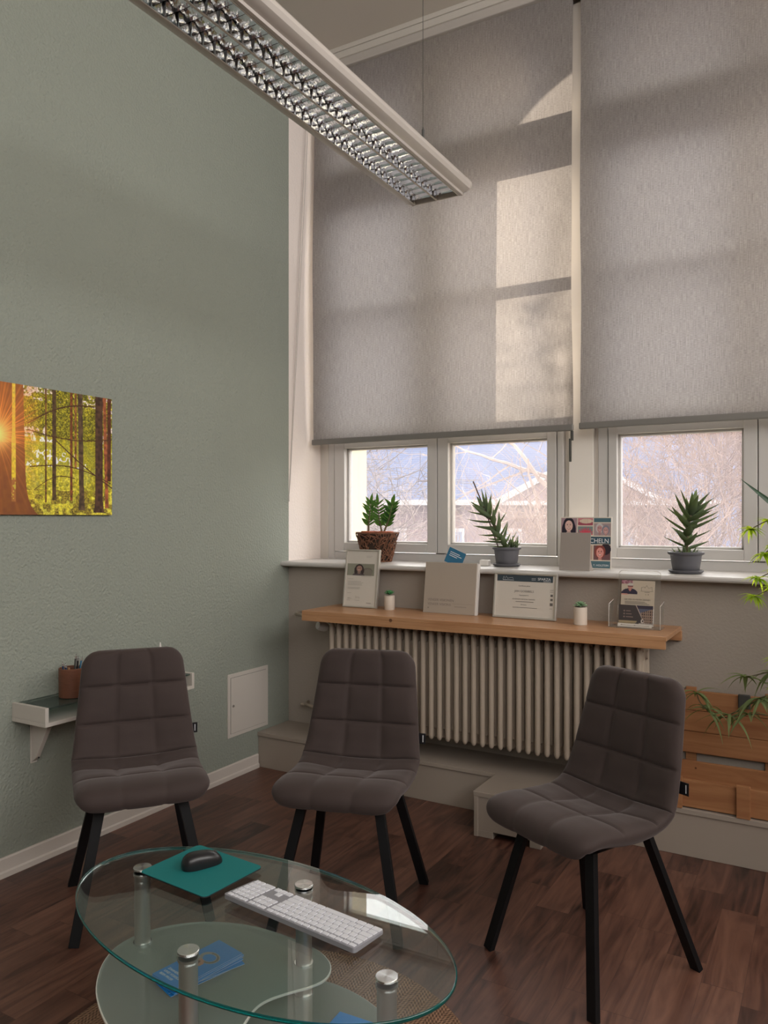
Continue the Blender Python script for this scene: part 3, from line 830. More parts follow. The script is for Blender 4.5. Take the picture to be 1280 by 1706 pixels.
text('lettering', '26 hours', .0085, M['ink'], f3, w/2, .072, y=-.0023, align='CENTER')
b = MB(); b.box((.12, -.0028, .089), (.215, -.0022, .0915)); b.box((.105, -.0028, .058), (.235, -.0022, .0602))
squiggle(b, .035, .034, .045, .008); squiggle(b, .115, .030, .02, .016); squiggle(b, .165, .032, .035, .014); squiggle(b, .23, .030, .03, .016)
for x in (.035, .115, .165, .23): lines(b, x, .024, .035, 2, .006)
for z in (.158, .148): b.box((.298, -.0028, z), (.316, -.0022, z+.0016))
b.box((.302, -.0028, .124), (.314, -.0022, .136)); b.box((.302, -.0028, .102), (.314, -.0022, .114)); b.box((.300, -.0028, .076), (.315, -.0022, .091)); b.box((.300, -.0028, .06), (.313, -.0022, .0616))
o = b.build('writing', M['ink'], f3)

# little succulents in cream pots
def succulent(x, y, label, s, m, hh, flat):
    r = thing('potted_succulent', label, 'plant', (x, y, SZ))
    rad = .0285*s
    MB().lathe([(rad*.93, 0), (rad, .003), (rad, hh-.003), (rad*.96, hh), (rad*.85, hh), (rad*.84, hh-.01)], n=28).build('pot', M['pot_cream'], r, smooth=True, auto=35)
    rr = random.Random(int(x*100)); b = MB()
    for ring, (nn, ln, el) in enumerate(((9, .032, flat), (8, .027, flat+18), (6, .020, flat+38), (4, .013, 75))):
        for k in range(nn):
            a = 2*PI*k/nn+ring*.5+rr.random()*.3; e = R(el+rr.uniform(-8, 8)); d = Vector((math.cos(a)*math.cos(e), math.sin(a)*math.cos(e), math.sin(e))); side = Vector((-math.sin(a), math.cos(a), 0))
            up = side.cross(d)*-1; L_ = ln*s
            vs = []
            for t, wv, tv in ((0, .25, .2), (.35, .8, .35), (.65, 1, .4), (.88, .6, .3), (1, .04, .05)):
                c = Vector((0, 0, hh+.004+ring*.003))+d*L_*t
                for i, j in ((-1, 0), (0, -1), (1, 0), (0, 1)): vs.append(c+side*i*wv*.0082*s+up*j*tv*.007)
            fs = []
            for i in range(4):
                for q in range(4): qq = (q+1) % 4; fs.append((i*4+q, i*4+qq, (i+1)*4+qq, (i+1)*4+q))
            fs.append((0,1,2,3)); fs.append((16,17,18,19)); b.add(vs, fs)
    b.build('leaves', m, r, smooth=True)
    MB().lathe([(rad*.84, 0), (rad*.5, .003), (.001, .004)], (0, 0, hh-.006), 16).build('soil', M['soil'], r)
succulent(-2.080, 3.662, 'small cream pot with a bright green succulent between portrait frame and beige catalogue', 1.0, M['succulent'], .077, 25)
succulent(-1.020, 3.588, 'small cream pot with a pale flat succulent right of the certificate', 1.08, M['succulent_pale'], .083, 8)

# acrylic leaflet holder with two leaflets
h1 = thing('leaflet_holder', 'clear acrylic leaflet holder at the right end of the wooden shelf', 'leaflet holder', (-.889, 3.578, SZ+.001), (0, 0, R(-1)))
W_ = .228
MB().box((0, -.004, 0), (W_, .09, .003)).build('base', M['acrylic'], h1)
bp = MB(); 
arc = [(0.020+.0, .0)]+[(.020, .235)]+[(.020+.018*(1-math.cos(a)), .235+.018*math.sin(a)) for a in [PI/2*i/6 for i in range(1, 7)]]
arc = arc+[(.228-.0-x, z) for x, z in arc[::-1]]
bp.extr(arc, 'y', 0, .003); o = bp.build('back_panel', M['acrylic'], h1); o.rotation_euler = (R(-10), 0, 0); o.location = (0, .066, .003)
rim = MB().tube([(x, .0015, z) for x, z in arc[1:-1]], .0014, 5); o2 = rim.build('polished_edge', M['acrylic_edge'], o)
for x, nm in ((0, 'side_panel'), (W_-.003, 'side_panel')):
    s = MB().add([(x,0,0),(x+.003,0,0),(x+.003,.064,0),(x,.064,0),(x,0,.105),(x+.003,0,.105),(x+.003,.082,.118),(x,.082,.118)], [(0,3,2,1),(4,5,6,7),(0,1,5,4),(1,2,6,5),(2,3,7,6),(3,0,4,7)])
    so_ = s.build(nm, M['acrylic'], h1)
    MB().tube([(x+.0015, 0, .003), (x+.0015, 0, .105), (x+.0015, .082, .118)], .0013, 5).build('polished_edge', M['acrylic_edge'], so_)
MB().box((0, -.002, 0), (W_, .001, .028)).build('front_lip', M['acrylic'], h1)
def p_leaf1(U, V):
    out = np.ones(U.shape+(3,))*np.array([.74,.69,.62]); x = U; y = V*1.35
    n = vnoise(U, V, 30, 4)
    out = paint(out, [((U < .34) & (V > .87) & (n > .15), (.52,.33,.38)), ((U < .34) & (V > .87) & (n > .6), (.70,.52,.56))])
    body = (((x-.25)/.24)**2+((y-.74)/.22)**2 < 1) & (y > .80-.15) | (((x-.08)/.16)**2+((y-.72)/.06)**2 < 1)
    out = paint(out, [(body & (y > .68), (.22,.20,.26)), ((np.abs(x-.26) < .045*(y-.80)/.1) & (y > .80) & (y < .93), (.72,.5,.46)), (((x-.27)/.085)**2+((y-1.06)/.13)**2 < 1, (.72,.52,.48)), ((((x-.27)/.09)**2+((y-1.15)/.07)**2 < 1), (.76,.73,.70)), ((np.abs(x-.27) < .075) & (np.abs(y-1.07) < .014), (.35,.18,.2)), (((x-.10)/.13)**2+((y-.665)/.03)**2 < 1, (.75,.55,.50))])
    return out
l1 = thing('leaflet', 'white leaflet with a seated man in dark shirt, upper one in acrylic holder', 'leaflet', (-.850, 3.632, SZ+.007), (R(-10), 0, R(-1)), 'leaflets in the acrylic holder')
MB().box((0, 0, 0), (.148, .001, .205)).build('sheet', M['white_card'], l1)
picture('print', .148, .125, 74, 62, p_leaf1, M['print'], l1, y=-.0006, x0=0, z0=.080)
text('lettering', 'IHR WEG ZU FESTEN ZÄHNEN', .0098, M['ink'], l1, .016, .115, y=-.0010, sx=.85)
b = MB(); lines(b, .018, .108, .112, 3, .005, .0016); 
# house-outline logo
for p in (((.090,.158),(.090,.175)), ((.090,.175),(.102,.178)), ((.102,.178),(.105,.172)), ((.105,.172),(.113,.185)), ((.113,.185),(.121,.172)), ((.121,.172),(.136,.178)), ((.136,.178),(.138,.158)), ((.086,.158),(.142,.158))): b.tube([(p[0][0], -.0004, p[0][1]), (p[1][0], -.0004, p[1][1])], .0005, 4)
b.box((.108, -.0009, .141), (.111, -.0004, .144)); b.box((.119, -.0009, .141), (.122, -.0004, .145)); b.box((.104, -.0009, .152), (.126, -.0004, .1535))
o = b.build('writing', M['ink'], l1); o.location.y = -.0006
def p_leaf2(U, V):
    x = U; y = V; n = vnoise(x, y, 26, 8)
    out = np.ones(U.shape+(3,))*np.array([.27,.25,.25])
    div = .50+.17*(1-y)/.62
    right = x > div
    out = paint(out, [(right & (y > .2), (.35,.37,.44)), (right & (y > .82), (.24,.22,.27))])
    roof = .42+.62*(x-.62)
    bld = right & (y < roof+.18) & (x > .64)
    win = (np.mod(x*17, 1) > .55) & (np.mod(y*7, 1) > .4)
    out = paint(out, [(bld, (.58,.50,.45)), (bld & win, (.28,.24,.24)), ((np.abs(x-div) < .010), (.72,.66,.62)), ((y < .17) & (x < .55-.35*(.17-y)), (.62,.56,.44)), (((x-.70)/.05)**2+((y-.16)/.11)**2 < 1, (.80,.76,.72)), (((x-.71)/.02)**2+((y-.17)/.05)**2 < 1, (.25,.2,.2)), ((y < .055) & (x > .6), (.66,.62,.6))])
    for k, yy in enumerate((.68, .52, .36)):
        out = paint(out, [(((x-.16)/.022)**2+((y-yy)/.04)**2 < 1, (.52,.46,.43)), ((x > .21) & (x < .34+.04*k) & (np.abs(y-yy) < .022), (.52,.46,.43))])
    return out
l2 = thing('leaflet', 'dark leaflet with building photo, lower front one in acrylic holder', 'leaflet', (-.852, 3.612, SZ+.010), (R(-10), 0, R(-1)), 'leaflets in the acrylic holder')
MB().box((0, 0, 0), (.150, .006, .092)).build('sheets', M['white_card'], l2)
picture('print', .150, .084, 90, 50, p_leaf2, M['print'], l2, y=-.0006, x0=0, z0=.008)
l3 = thing('leaflet', 'white strip lying at the foot of the leaflets in acrylic holder', 'leaflet', (-.853, 3.598, SZ+.0055), (R(-35), 0, R(-1)), 'leaflets in the acrylic holder')
MB().box((0, 0, 0), (.150, .002, .016)).build('sheet', M['white_card'], l3)
each(MB().box((.012, -.0005, .007), (.138, 0, .009)).box((.014, -.0006, .006), (.019, 0, .011)).box((.072, -.0006, .006), (.077, 0, .011)), 'writing', M['ink_soft'], l3)

# ================================================================== ON THE WINDOW SILL
# poster with portraits
ps = thing('poster_card', 'square poster card with smiling faces and teal bands standing on the window sill', 'poster', (-1.224, 3.925, WZ+.001), (R(-4), 0, R(0)))
MB().box((0, 0, 0), (.262, .004, .262)).build('card', M['white_card'], ps)
def p_poster(U, V):
    out = np.ones(U.shape+(3,))*np.array([.80,.76,.70]); teal = (.30,.42,.46); dk = (.20,.31,.37)
    R_ = lambda a, b_, c, d: (U > a) & (U < b_) & (V > c) & (V < d)
    out = paint(out, [(R_(.01,.325,.64,.985), (.62,.52,.55)), (R_(.345,.64,.84,.985), (.78,.50,.53)), (R_(.345,.64,.66,.82), (.45,.50,.50)), (R_(.665,.99,.905,.985), teal), (R_(.665,.99,.64,.885), (.62,.55,.56)),
                      (R_(.01,.99,.475,.62), dk), (R_(.01,.325,.17,.455), (.72,.50,.52)), (R_(.345,.64,.17,.455), (.7,.6,.55)), (R_(.665,.99,.17,.455), (.42,.30,.31)), (R_(.01,.99,.01,.145), teal)])
    # woman
    g = R_(.01,.325,.64,.985)
    out = paint(out, [(m & g, c) for m, c in face(U, V, .165, .83, .185, (.83,.69,.65), (.15,.13,.18), hair_drop=.9, shirt=(.80,.74,.72))])
    # teeth and lips
    out = paint(out, [((((U-.50)/.16)**2+((V-.875)/.05)**2 < 1) & R_(.345,.64,.84,.985), (.60,.30,.36)), ((((U-.51)/.13)**2+((V-.925)/.045)**2 < 1) & R_(.345,.64,.84,.985), (.84,.76,.68)), ((np.mod(U*26, 1) < .12) & (((U-.51)/.13)**2+((V-.925)/.045)**2 < 1), (.66,.56,.5))])
    # gerbera petals
    an = np.arctan2(V-.62, U-.50); rad = np.hypot(U-.50, V-.62)
    out = paint(out, [((rad < .15+.035*np.sin(an*22)) & R_(.345,.64,.66,.82), (.76,.27,.35)), ((rad < .07) & R_(.345,.64,.66,.82), (.55,.16,.24))])
    g = R_(.665,.99,.64,.885)
    out = paint(out, [(m & g, c) for m, c in face(U, V, .775, .775, .12, (.72,.55,.55), (.74,.72,.72), hair_drop=0)]); out = paint(out, [(m & g, c) for m, c in face(U, V, .895, .74, .12, (.74,.58,.57), (.50,.50,.55), hair_drop=0, shirt=(.78,.72,.70))])
    g = R_(.665,.99,.17,.455)
    out = paint(out, [(((U-.90)/.1)**2+((V-.38)/.11)**2 < 1, (.18,.14,.18))]); out = paint(out, [(m & g, c) for m, c in face(U, V, .79, .31, .17, (.82,.56,.53), (.50,.25,.22), hair_drop=0)])
    g = R_(.01,.325,.17,.455)
    out = paint(out, [((((U-.06)/.05)**2+((V-.36)/.08)**2 < 1) & g, (.82,.66,.66)), ((((U-.11)/.06)**2+((V-.26)/.06)**2 < 1) & g, (.5,.32,.36))])
    return out
picture('print', .258, .258, 190, 190, p_poster, M['print'], ps, y=-.0006, x0=.002, z0=.002)
text('lettering', 'D', .034, M['ink_white'], ps, .013, .131, y=-.0009)
text('lettering', 'CHELN', .032, M['ink_white'], ps, .250, .131, y=-.0009, align='RIGHT', sx=.95)
b = MB().box((.19, -.0012, .1255), (.25, -.0008, .128)); b.build('writing', M['ink_soft'], ps)
text('lettering', 'T. HOLSTEIN', .0135, M['ink_white'], ps, .250, .014, y=-.0009, align='RIGHT')
# easel frame seen from behind
cb = board('easel_card', 'blank grey back of an upright card standing in front of the poster', 'picture frame', -1.172, 3.752, WZ+.001, -1, .151, .186, .004, 7, M['card_grey'], part='card')
MB().add([(.115, .004, .001), (.150, .06, .001), (.152, .06, .001), (.117, .004, .001), (.13, .004, .13), (.132, .004, .13)], [(0,1,2,3), (0,4,5,3), (0,1,4), (3,2,5), (1,2,5,4)]).build('easel_leg', M['card_grey'], cb)
# blue card standing behind the catalogue, and a small white box
bc = thing('blue_card', 'dark blue printed card propped behind the beige catalogue', 'card', (-1.80, 3.87, WZ+.001), (R(-6), R(22), R(0)))
MB().box((0, 0, 0), (.105, .0015, .085)).build('card', M['blue_card'], bc)
b = MB(); 
for i, wv in enumerate((.06, .075, .05)): b.box((.014, -.0008, .062-.010*i), (.014+wv, -.0002, .065-.010*i))
each(b, 'writing', M['ink_white'], bc)
bc.location = (-1.868, 3.90, WZ+.020)
MB().box((.0,.0,-.01),(.1,.002,-.009))
wb = MB().box((-.026, -.02, 0), (.026, .02, .032)); tag(wb.build('white_box', M['white_card'], bevel=.006, seg=3), 'tiny white rounded box on the window sill left of the leaning aloe', 'box').location = (-1.625, 3.90, WZ)

# ---- plants on the sill
def pot(r, rim, hgt, sau):
    p = MB().lathe([(rim*.70, .006), (rim*.72, .008), (rim*.80, hgt*.45), (rim*.86, hgt*.80), (rim*.87, hgt*.84), (rim*1.0, hgt*.90), (rim*1.01, hgt*.99), (rim*.97, hgt), (rim*.88, hgt), (rim*.86, hgt*.88), (rim*.3, hgt*.86)], n=36)
    p.build('pot', M['pot_grey'], r, smooth=True, auto=50)
    MB().lathe([(sau*.82, 0), (sau*.96, .006), (sau, .015), (sau*.97, .016), (sau*.90, .007), (sau*.2, .006)], n=36).build('saucer', M['pot_grey'], r, smooth=True, auto=50)
    MB().lathe([(rim*.86, 0), (rim*.5, .004), (.001, .005)], (0, 0, hgt*.86), 20).build('soil', M['soil'], r)
def leaf_mesh(b, base, d, up, L_, w, curl=.25, n=7, keel=.25, th=0.0):
    """pointed leaf with a V section; bends towards 'up' by curl"""
    base = Vector(base); d = Vector(d).normalized(); side = d.cross(Vector(up)).normalized(); upn = side.cross(d).normalized()
    vs = []; fs = []
    for i in range(n+1):
        t = i/n; ww = w*math.sin(PI*min(1, (t*.93+.07))**.8)*(1-t*.15) if t < 1 else .0004
        ww = max(ww, .0004); c = base+d*L_*(t-.0)*(1-.12*abs(curl)*t)+upn*L_*curl*t*t
        vs += [c-side*ww+upn*ww*keel, c-upn*ww*keel*.3, c+side*ww+upn*ww*keel]
    for i in range(n):
        a = i*3; fs += [(a, a+1, a+4, a+3), (a+1, a+2, a+5, a+4)]
    b.add(vs, fs)
def thick_leaf(b, base, d, up, L_, w, curl, n=8, th=.35):
    base = Vector(base); d = Vector(d).normalized(); side = d.cross(Vector(up)).normalized(); upn = side.cross(d).normalized(); vs = []; fs = []
    for i in range(n+1):
        t = i/n; ww = w*(.55+.45*math.sin(min(1, t/.35)*PI/2))*(1-t**1.7)+.0003; c = base+d*L_*t+upn*L_*curl*t*t
        vs += [c-side*ww+upn*ww*.22, c-side*ww*.5-upn*ww*th*.8, c+side*ww*.5-upn*ww*th*.8, c+side*ww+upn*ww*.22, c-upn*ww*th*.1]
    for i in range(n):
        for q in range(5): a = i*5+q; q2 = i*5+(q+1) % 5; fs.append((a, q2, q2+5, a+5))
    fs.append((0,1,2,3,4)); b.add(vs, fs)
def aloe(r, stalk, nl, L0, w0, seed, m, start=.12, zmin=.35):
    rr = random.Random(seed); b = MB(); pts = [Vector(p) for p in stalk]
    def at(t):
        k = t*(len(pts)-1); i = min(int(k), len(pts)-2); f = k-i; return pts[i].lerp(pts[i+1], f), (pts[i+1]-pts[i]).normalized()
    for k in range(nl):
        t = start+(1-start)*k/(nl-1); p, tg = at(t); a = k*2.4+rr.uniform(-.3, .3)
        u = tg.orthogonal().normalized(); v = tg.cross(u); out = (u*math.cos(a)+v*math.sin(a))
        op = R(66-40*max(0, (t-.55))/.45)+rr.uniform(-.12, .12)
        d = tg*math.cos(op)+out*math.sin(op); L_ = L0*(1.0-.25*abs(t-.55)*2)*rr.uniform(.8, 1.12)
        thick_leaf(b, p, d, tg, L_, w0*rr.uniform(.85, 1.1), rr.uniform(-.02, .18))
    b.build('leaves', m, r, smooth=True, auto=50)
    MB().tube(stalk, .008, 7).build('stalk', M['stem'], r, smooth=True)

# basket with two ZZ shoots
zz = thing('potted_zz_plant', 'dark green plant with paired leaflets in a woven twig basket on the sill', 'plant', (-2.335, 3.965, WZ))
bk = MB(); rr = random.Random(3)
r0, r1, hb = .082, .128, .172
for i in range(430):
    a = rr.uniform(0, 2*PI); z = rr.uniform(.003, hb-.004); da = rr.uniform(-.5, .5); dz = rr.uniform(-.03, .03); pts = []
    for t in (0, .33, .66, 1):
        zz_ = min(hb, max(.002, z+dz*(t-.5)*2)); aa = a+da*(t-.5); ra = r0+(r1-r0)*zz_/hb+rr.uniform(-.002, .005)
        pts.append((ra*math.cos(aa), ra*math.sin(aa)*.92, zz_))
    bk.tube(pts, rr.uniform(.0013, .0028), 5)
for z in (.004, hb-.002, hb-.006):
    ra = r0+(r1-r0)*z/hb; bk.tube([(ra*math.cos(2*PI*k/30), ra*math.sin(2*PI*k/30)*.92, z+.001*math.sin(k*3)) for k in range(31)], .0035, 6)
bk.build('basket', M['twig'], zz, smooth=True)
lb = MB().lathe([(r0*.9, .003), (r1*.93, hb-.010), (r1*.90, hb-.004), (r1*.86, hb-.004), (r1*.82, hb-.02), (.01, hb-.02)], n=28); o = lb.build('inner_pot', M['liner'], zz, smooth=True, auto=40); o.scale = (1, .9, 1)
for cx in (-.045, .05):
    o = MB().lathe([(.050, hb-.03), (.054, hb+.006), (.050, hb+.007), (.046, hb-.004), (.003, hb-.004)], (cx, -.005, 0), 22).build('clay_pot', M['terracotta'], zz, smooth=True, auto=40)
def zz_stem(base, top, n, L_, w, seed, bend):
    rr = random.Random(seed); b = MB(); s = MB(); base = Vector(base); top = Vector(top); pts = []
    for i in range(9): t = i/8; pts.append(base.lerp(top, t)+Vector(bend)*math.sin(t*PI)*.5)
    s.tube(pts, [.0065*(1-.75*i/8) for i in range(9)], 8)
    side = Vector((.86, .5, 0))
    for k in range(n):
        t = .26+.70*k/(n-1); i = min(int(t*8), 7); p = pts[i].lerp(pts[i+1], t*8-i); tg = (pts[i+1]-pts[i]).normalized()
        for sgn in (-1, 1):
            d = (tg*rr.uniform(.55, .85)+side*sgn*rr.uniform(.7, .95)+Vector((0, rr.uniform(-.35, .35), 0))); ll = L_*(1-.3*abs(t-.5))*rr.uniform(.85, 1.1)
            leaf_mesh(b, p, d, Vector((rr.uniform(-.5,.5), -1, .3)), ll, w*rr.uniform(.75, 1.1), rr.uniform(-.1, .15), 7, .25)
    leaf_mesh(b, pts[-1], (pts[-1]-pts[-2]), (0, -1, .2), L_*1.0, w*1.2, .0)
    b.build('leaves', M['leaf_zz'], zz, smooth=True); s.build('stem', M['stem'], zz, smooth=True)
zz_stem((-.055, -.01, .165), (-.037, -.01, .345), 9, .062, .0095, 5, (-.008, 0, 0))
zz_stem((.040, -.01, .165), (.010, -.01, .340), 8, .066, .0095, 6, (-.01, 0, 0))
zz_stem((.048, -.012, .165), (.108, -.01, .335), 10, .066, .0125, 9, (.012, 0, 0))

# leaning aloe
a1 = thing('potted_aloe', 'aloe leaning left on a thin stick in a dark grey pot on the sill', 'plant', (-1.508, 3.915, WZ))
pot(a1, .076, .103, .074)
aloe(a1, [(.005, 0, .09), (-.025, 0, .135), (-.055, 0, .19), (-.085, 0, .245), (-.112, 0, .285), (-.122, 0, .30)], 32, .140, .0180, 11, M['leaf_aloe'], .04)
MB().tube([(-.035, -.015, .085), (-.105, -.015, .27), (-.187, -.012, .455)], .0034, 6).build('stick', M['stick'], a1)
b = MB(); rr = random.Random(8)
for cx, cy, nn, LL in ((.035, -.01, 13, .062), (.052, .01, 11, .052), (.012, -.03, 10, .055), (.06, -.02, 8, .045)):
    for k in range(nn):
        a = k*2.4+cx*50; e = R(rr.uniform(25, 75)); thick_leaf(b, (cx, cy, .088+k*.002), (math.cos(a)*math.cos(e), math.sin(a)*math.cos(e), math.sin(e)), (0, 0, 1), LL*rr.uniform(.7, 1.15), .0065, rr.uniform(.05, .25), 6)
b.build('offsets', M['leaf_aloe'], a1, smooth=True, auto=50)
# upright aloe
a2 = thing('potted_aloe', 'upright dark aloe in a grey pot on the sill at the right window', 'plant', (-.598, 3.845, WZ))
pot(a2, .080, .100, .078)
aloe(a2, [(0, 0, .085), (.004, 0, .14), (.006, 0, .19), (.012, 0, .24), (.02, 0, .27), (.026, 0, .285)], 27, .150, .0225, 21, M['leaf_aloe'], .10)
b = MB()
for k in range(16):
    a = k*2.4; e = R(rr.uniform(20, 70)); thick_leaf(b, (.03*math.cos(a), .03*math.sin(a), .084), (math.cos(a)*math.cos(e), math.sin(a)*math.cos(e), math.sin(e)), (0, 0, 1), rr.uniform(.035, .06), .006, .2, 6)
b.build('offsets', M['leaf_aloe'], a2, smooth=True, auto=50)
# snake plant leaf coming in from the right
sn = thing('potted_snake_plant', 'snake plant whose long pointed leaf reaches in at the right edge above the sill', 'plant', (.02, 3.86, WZ))
pot(sn, .085, .12, .085)
b = MB()
for k, (tx, ty, tz, ww) in enumerate(((-.365, -.02, .435, .018), (-.12, .03, .52, .02), (.05, -.03, .55, .02), (.16, .02, .42, .018))):
    d = Vector((tx, ty, tz-.11)); leaf_mesh(b, (tx*.06, ty*.1, .11), d, (0, -1, .2), d.length*1.0, ww, -.03 if k else .0, 12, .2)
b.build('leaves', M['leaf_dark'], sn, smooth=True)
# trailing plants on the right
def trailing(name, label, loc, stems, pot_h, m, seed, lw, ll, n_rosette, group=None):
    rr = random.Random(seed); r = thing(name, label, 'plant', loc)
    MB().lathe([(.055, 0), (.075, pot_h*.9), (.08, pot_h), (.074, pot_h), (.07, pot_h*.9), (.01, pot_h*.88)], n=28).build('pot', M['pot_grey'], r, smooth=True, auto=40)
    s = MB(); b = MB()
    for st in stems:
        pts = [Vector(p) for p in st]; dense = []
        for i in range(len(pts)-1):
            for k in range(5): dense.append(pts[i].lerp(pts[i+1], k/5))
        dense.append(pts[-1])
        for it in range(3): dense = [dense[0]]+[(dense[i-1]+dense[i]*2+dense[i+1])/4 for i in range(1, len(dense)-1)]+[dense[-1]]
        s.tube(dense, .0022, 5)
        tips = [dense[-1]]+[dense[int(len(dense)*f)] for f in ((.72, .45) if len(dense) > 8 else (.6,))]
        for tp in tips:
            for k in range(n_rosette):
                a = rr.uniform(0, 2*PI); e = rr.uniform(-.3, .75)
                leaf_mesh(b, tp, (math.cos(a)*math.cos(e), math.sin(a)*math.cos(e), math.sin(e)), (0, 0, 1), ll*rr.uniform(.6, 1.2), lw*rr.uniform(.7, 1.2), rr.uniform(-.95, -.45), 8, .3)
    s.build('stems', M['stem'], r, smooth=True); b.build('leaves', m, r, smooth=True)
trailing('potted_trailing_plant', 'bright backlit plant with drooping narrow leaves at the right edge in front of the sill', (.04, 3.29, 1.04),
    [[(0,0,.1), (-.12,-.03,.33), (-.24,-.04,.38), (-.315,-.04,.335)], [(0,0,.1), (-.10,-.05,.26), (-.22,-.05,.29), (-.270,-.05,.24)], [(0,0,.1), (-.10,-.06,.20), (-.22,-.06,.19), (-.290,-.06,.15)], [(0,0,.1), (-.10,-.06,.14), (-.22,-.08,.13), (-.300,-.08,.085)], [(0,0,.1), (-.08,-.10,.12), (-.2,-.12,.0), (-.22,-.12,-.14), (-.215,-.12,-.22)]], .11, M['leaf_thin'], 4, .0068, .048, 24)
ps_ = thing('plant_stand', 'tall thin dark plant stand holding the bright backlit plant', 'plant stand', (.04, 3.29, 0))
MB().lathe([(.11, 0), (.115, .004), (.11, .012), (.001, .012)], (0, 0, 1.027), 28).build('top_plate', M['black_metal'], ps_, smooth=True, auto=40)
MB().tube([(0, 0, .02), (0, 0, 1.028)], .012, 12).build('pole', M['black_metal'], ps_, smooth=True, auto=40)
MB().lathe([(.13, 0), (.13, .012), (.02, .022)], n=28).build('foot_plate', M['black_metal'], ps_, smooth=True, auto=40)
# ================================================================== WOODEN CRATE PLANTER
def crate():
    x0, x1 = -.64, .42; r = thing('wooden_planter', 'brown wooden plank crate planter with slatted back on the low ledge at right', 'planter', ((x0+x1)/2, 3.6, .2))
    lx, ly, lz = r.location
    def bx(xa, xb, ya, yb, za, zb, nm, bev=.002): return MB().box((xa-lx, ya-ly, za-lz), (xb-lx, yb-ly, zb-lz)).build(nm, M['crate_wood'], r, bevel=bev)
    for za, zb in ((.553, .640), (.458, .551), (.362, .456)): bx(x0, x1, 3.735, 3.755, za, zb, 'back_plank')
    bx(x0, x1, 3.69, 3.71, .205, .335, 'back_plank')
    for x in (-.585, -.26, .08): bx(x, x+.045, 3.756, 3.775, .21, .652, 'batten')
    bx(x0, x1, 3.475, 3.495, .205, .318, 'front_plank')
    for x in (-.605, -.345, -.03): bx(x, x+.052, 3.456, 3.475, .200, .332, 'batten')
    bx(x0, x1, 3.495, 3.69, .203, .215, 'bottom_board'); bx(x0, x0+.02, 3.495, 3.69, .215, .33, 'end_plank'); bx(x1-.02, x1, 3.495, 3.69, .215, .33, 'end_plank')
    MB().box((-.365-lx+.0, 3.725-ly, .585-lz), (-.315-lx, 3.735-ly, .648-lz)).build('bracket', M['dark_grey'], r, bevel=.006)
crate()
trailing('potted_spider_plant', 'spider plant with long pale striped leaves arching over the wooden planter', (-.02, 3.60, .216),
    [[(0,0,.12), (-.04,-.06,.45), (-.16,-.12,.60), (-.29,-.15,.56)], [(0,0,.12), (-.05,-.08,.44), (-.20,-.13,.50), (-.35,-.15,.40)], [(0,0,.12), (-.03,-.06,.42), (-.12,-.13,.53), (-.245,-.15,.48)], [(0,0,.12), (-.05,-.08,.38), (-.25,-.13,.42), (-.40,-.15,.375), (-.465,-.15,.44), (-.475,-.15,.475)]], .13, M['leaf_spider'], 9, .0085, .11, 9)

# ================================================================== LEFT WALL: SHELF, CUP, HATCH
ws = thing('wall_shelf', 'white wall shelf with a glass top behind the left chair', 'shelf', (XL, 1.955, .606), (0, 0, R(90)))
Ls, D = .81, .206
# local x along the wall, -y into the room
MB().box((0, -D, 0), (Ls, 0, .016)).build('bottom_board', M['white_plastic'], ws, bevel=.0015)
MB().box((0, -D, .016), (.016, 0, .075)).build('end_board', M['white_plastic'], ws, bevel=.0015)
MB().box((Ls-.016, -D, .016), (Ls, 0, .075)).build('end_board', M['white_plastic'], ws, bevel=.0015)
MB().box((.016, -.012, .016), (Ls-.016, 0, .066)).build('back_board', M['white_plastic'], ws)
MB().box((.012, -D+.012, .064), (Ls-.012, -.002, .071)).build('glass_top', M['shelf_glass'], ws, bevel=.001)
for x in (.085, .69):
    k = MB().extr([(-.004, 0), (-.115, 0), (-.115, -.012), (-.03, -.165), (-.004, -.185)], 'x', x, x+.022).build('bracket', M['white_plastic'], ws, bevel=.002)
    MB().box((x-.004, -.004, -.19), (x+.026, 0, 0)).build('bracket_plate', M['white_plastic'], ws)
    for z in (-.02, -.165): MB().lathe([(.004, 0), (.004, .002)], (x+.011, 0, 0), 8).build('screw', M['dark_grey'], k).matrix_local = Matrix.Translation((0, -.116 if z > -.1 else -.034, z)) @ Matrix.Rotation(R(90), 4, 'X')
SHZ = .606+.071
cup = MB().lathe([(.047, 0), (.051, .003), (.052, .118), (.050, .120), (.046, .120), (.046, .006), (.002, .006)], n=36)
cupo = cup.build('pen_cup', M['cup_wood'], smooth=True, auto=35); cupo.location = (-2.742, 2.157, SHZ+.0005); tag(cupo, 'brown wooden pen cup on the white wall shelf', 'pen cup')
rr = random.Random(12)
pens = [(-.030, -.012, -14, 6, 'pen with dark blue barrel leaning leftmost in the brown cup', 'pen_blue'), (-.022, .012, -8, -4, 'short pen beside the leftmost pen in the brown cup', 'pen_blue'), (.0, .012, 2, 4, 'tallest pen standing in the middle of the brown cup', 'dark_grey'), (.006, -.018, -3, -3, 'beige pencil low at the front of the brown cup', 'shelf_wood'),
        (.012, .02, 4, 2, 'thick black marker in the brown cup', 'black_plastic'), (.022, -.006, 6, 0, 'black pen with silver clip right of the marker in brown cup', 'black_plastic'), (.031, .008, 9, 3, 'teal blue pen leaning rightmost in the brown cup', 'blue_card')]
lens = [.150, .135, .168, .128, .157, .155, .155]
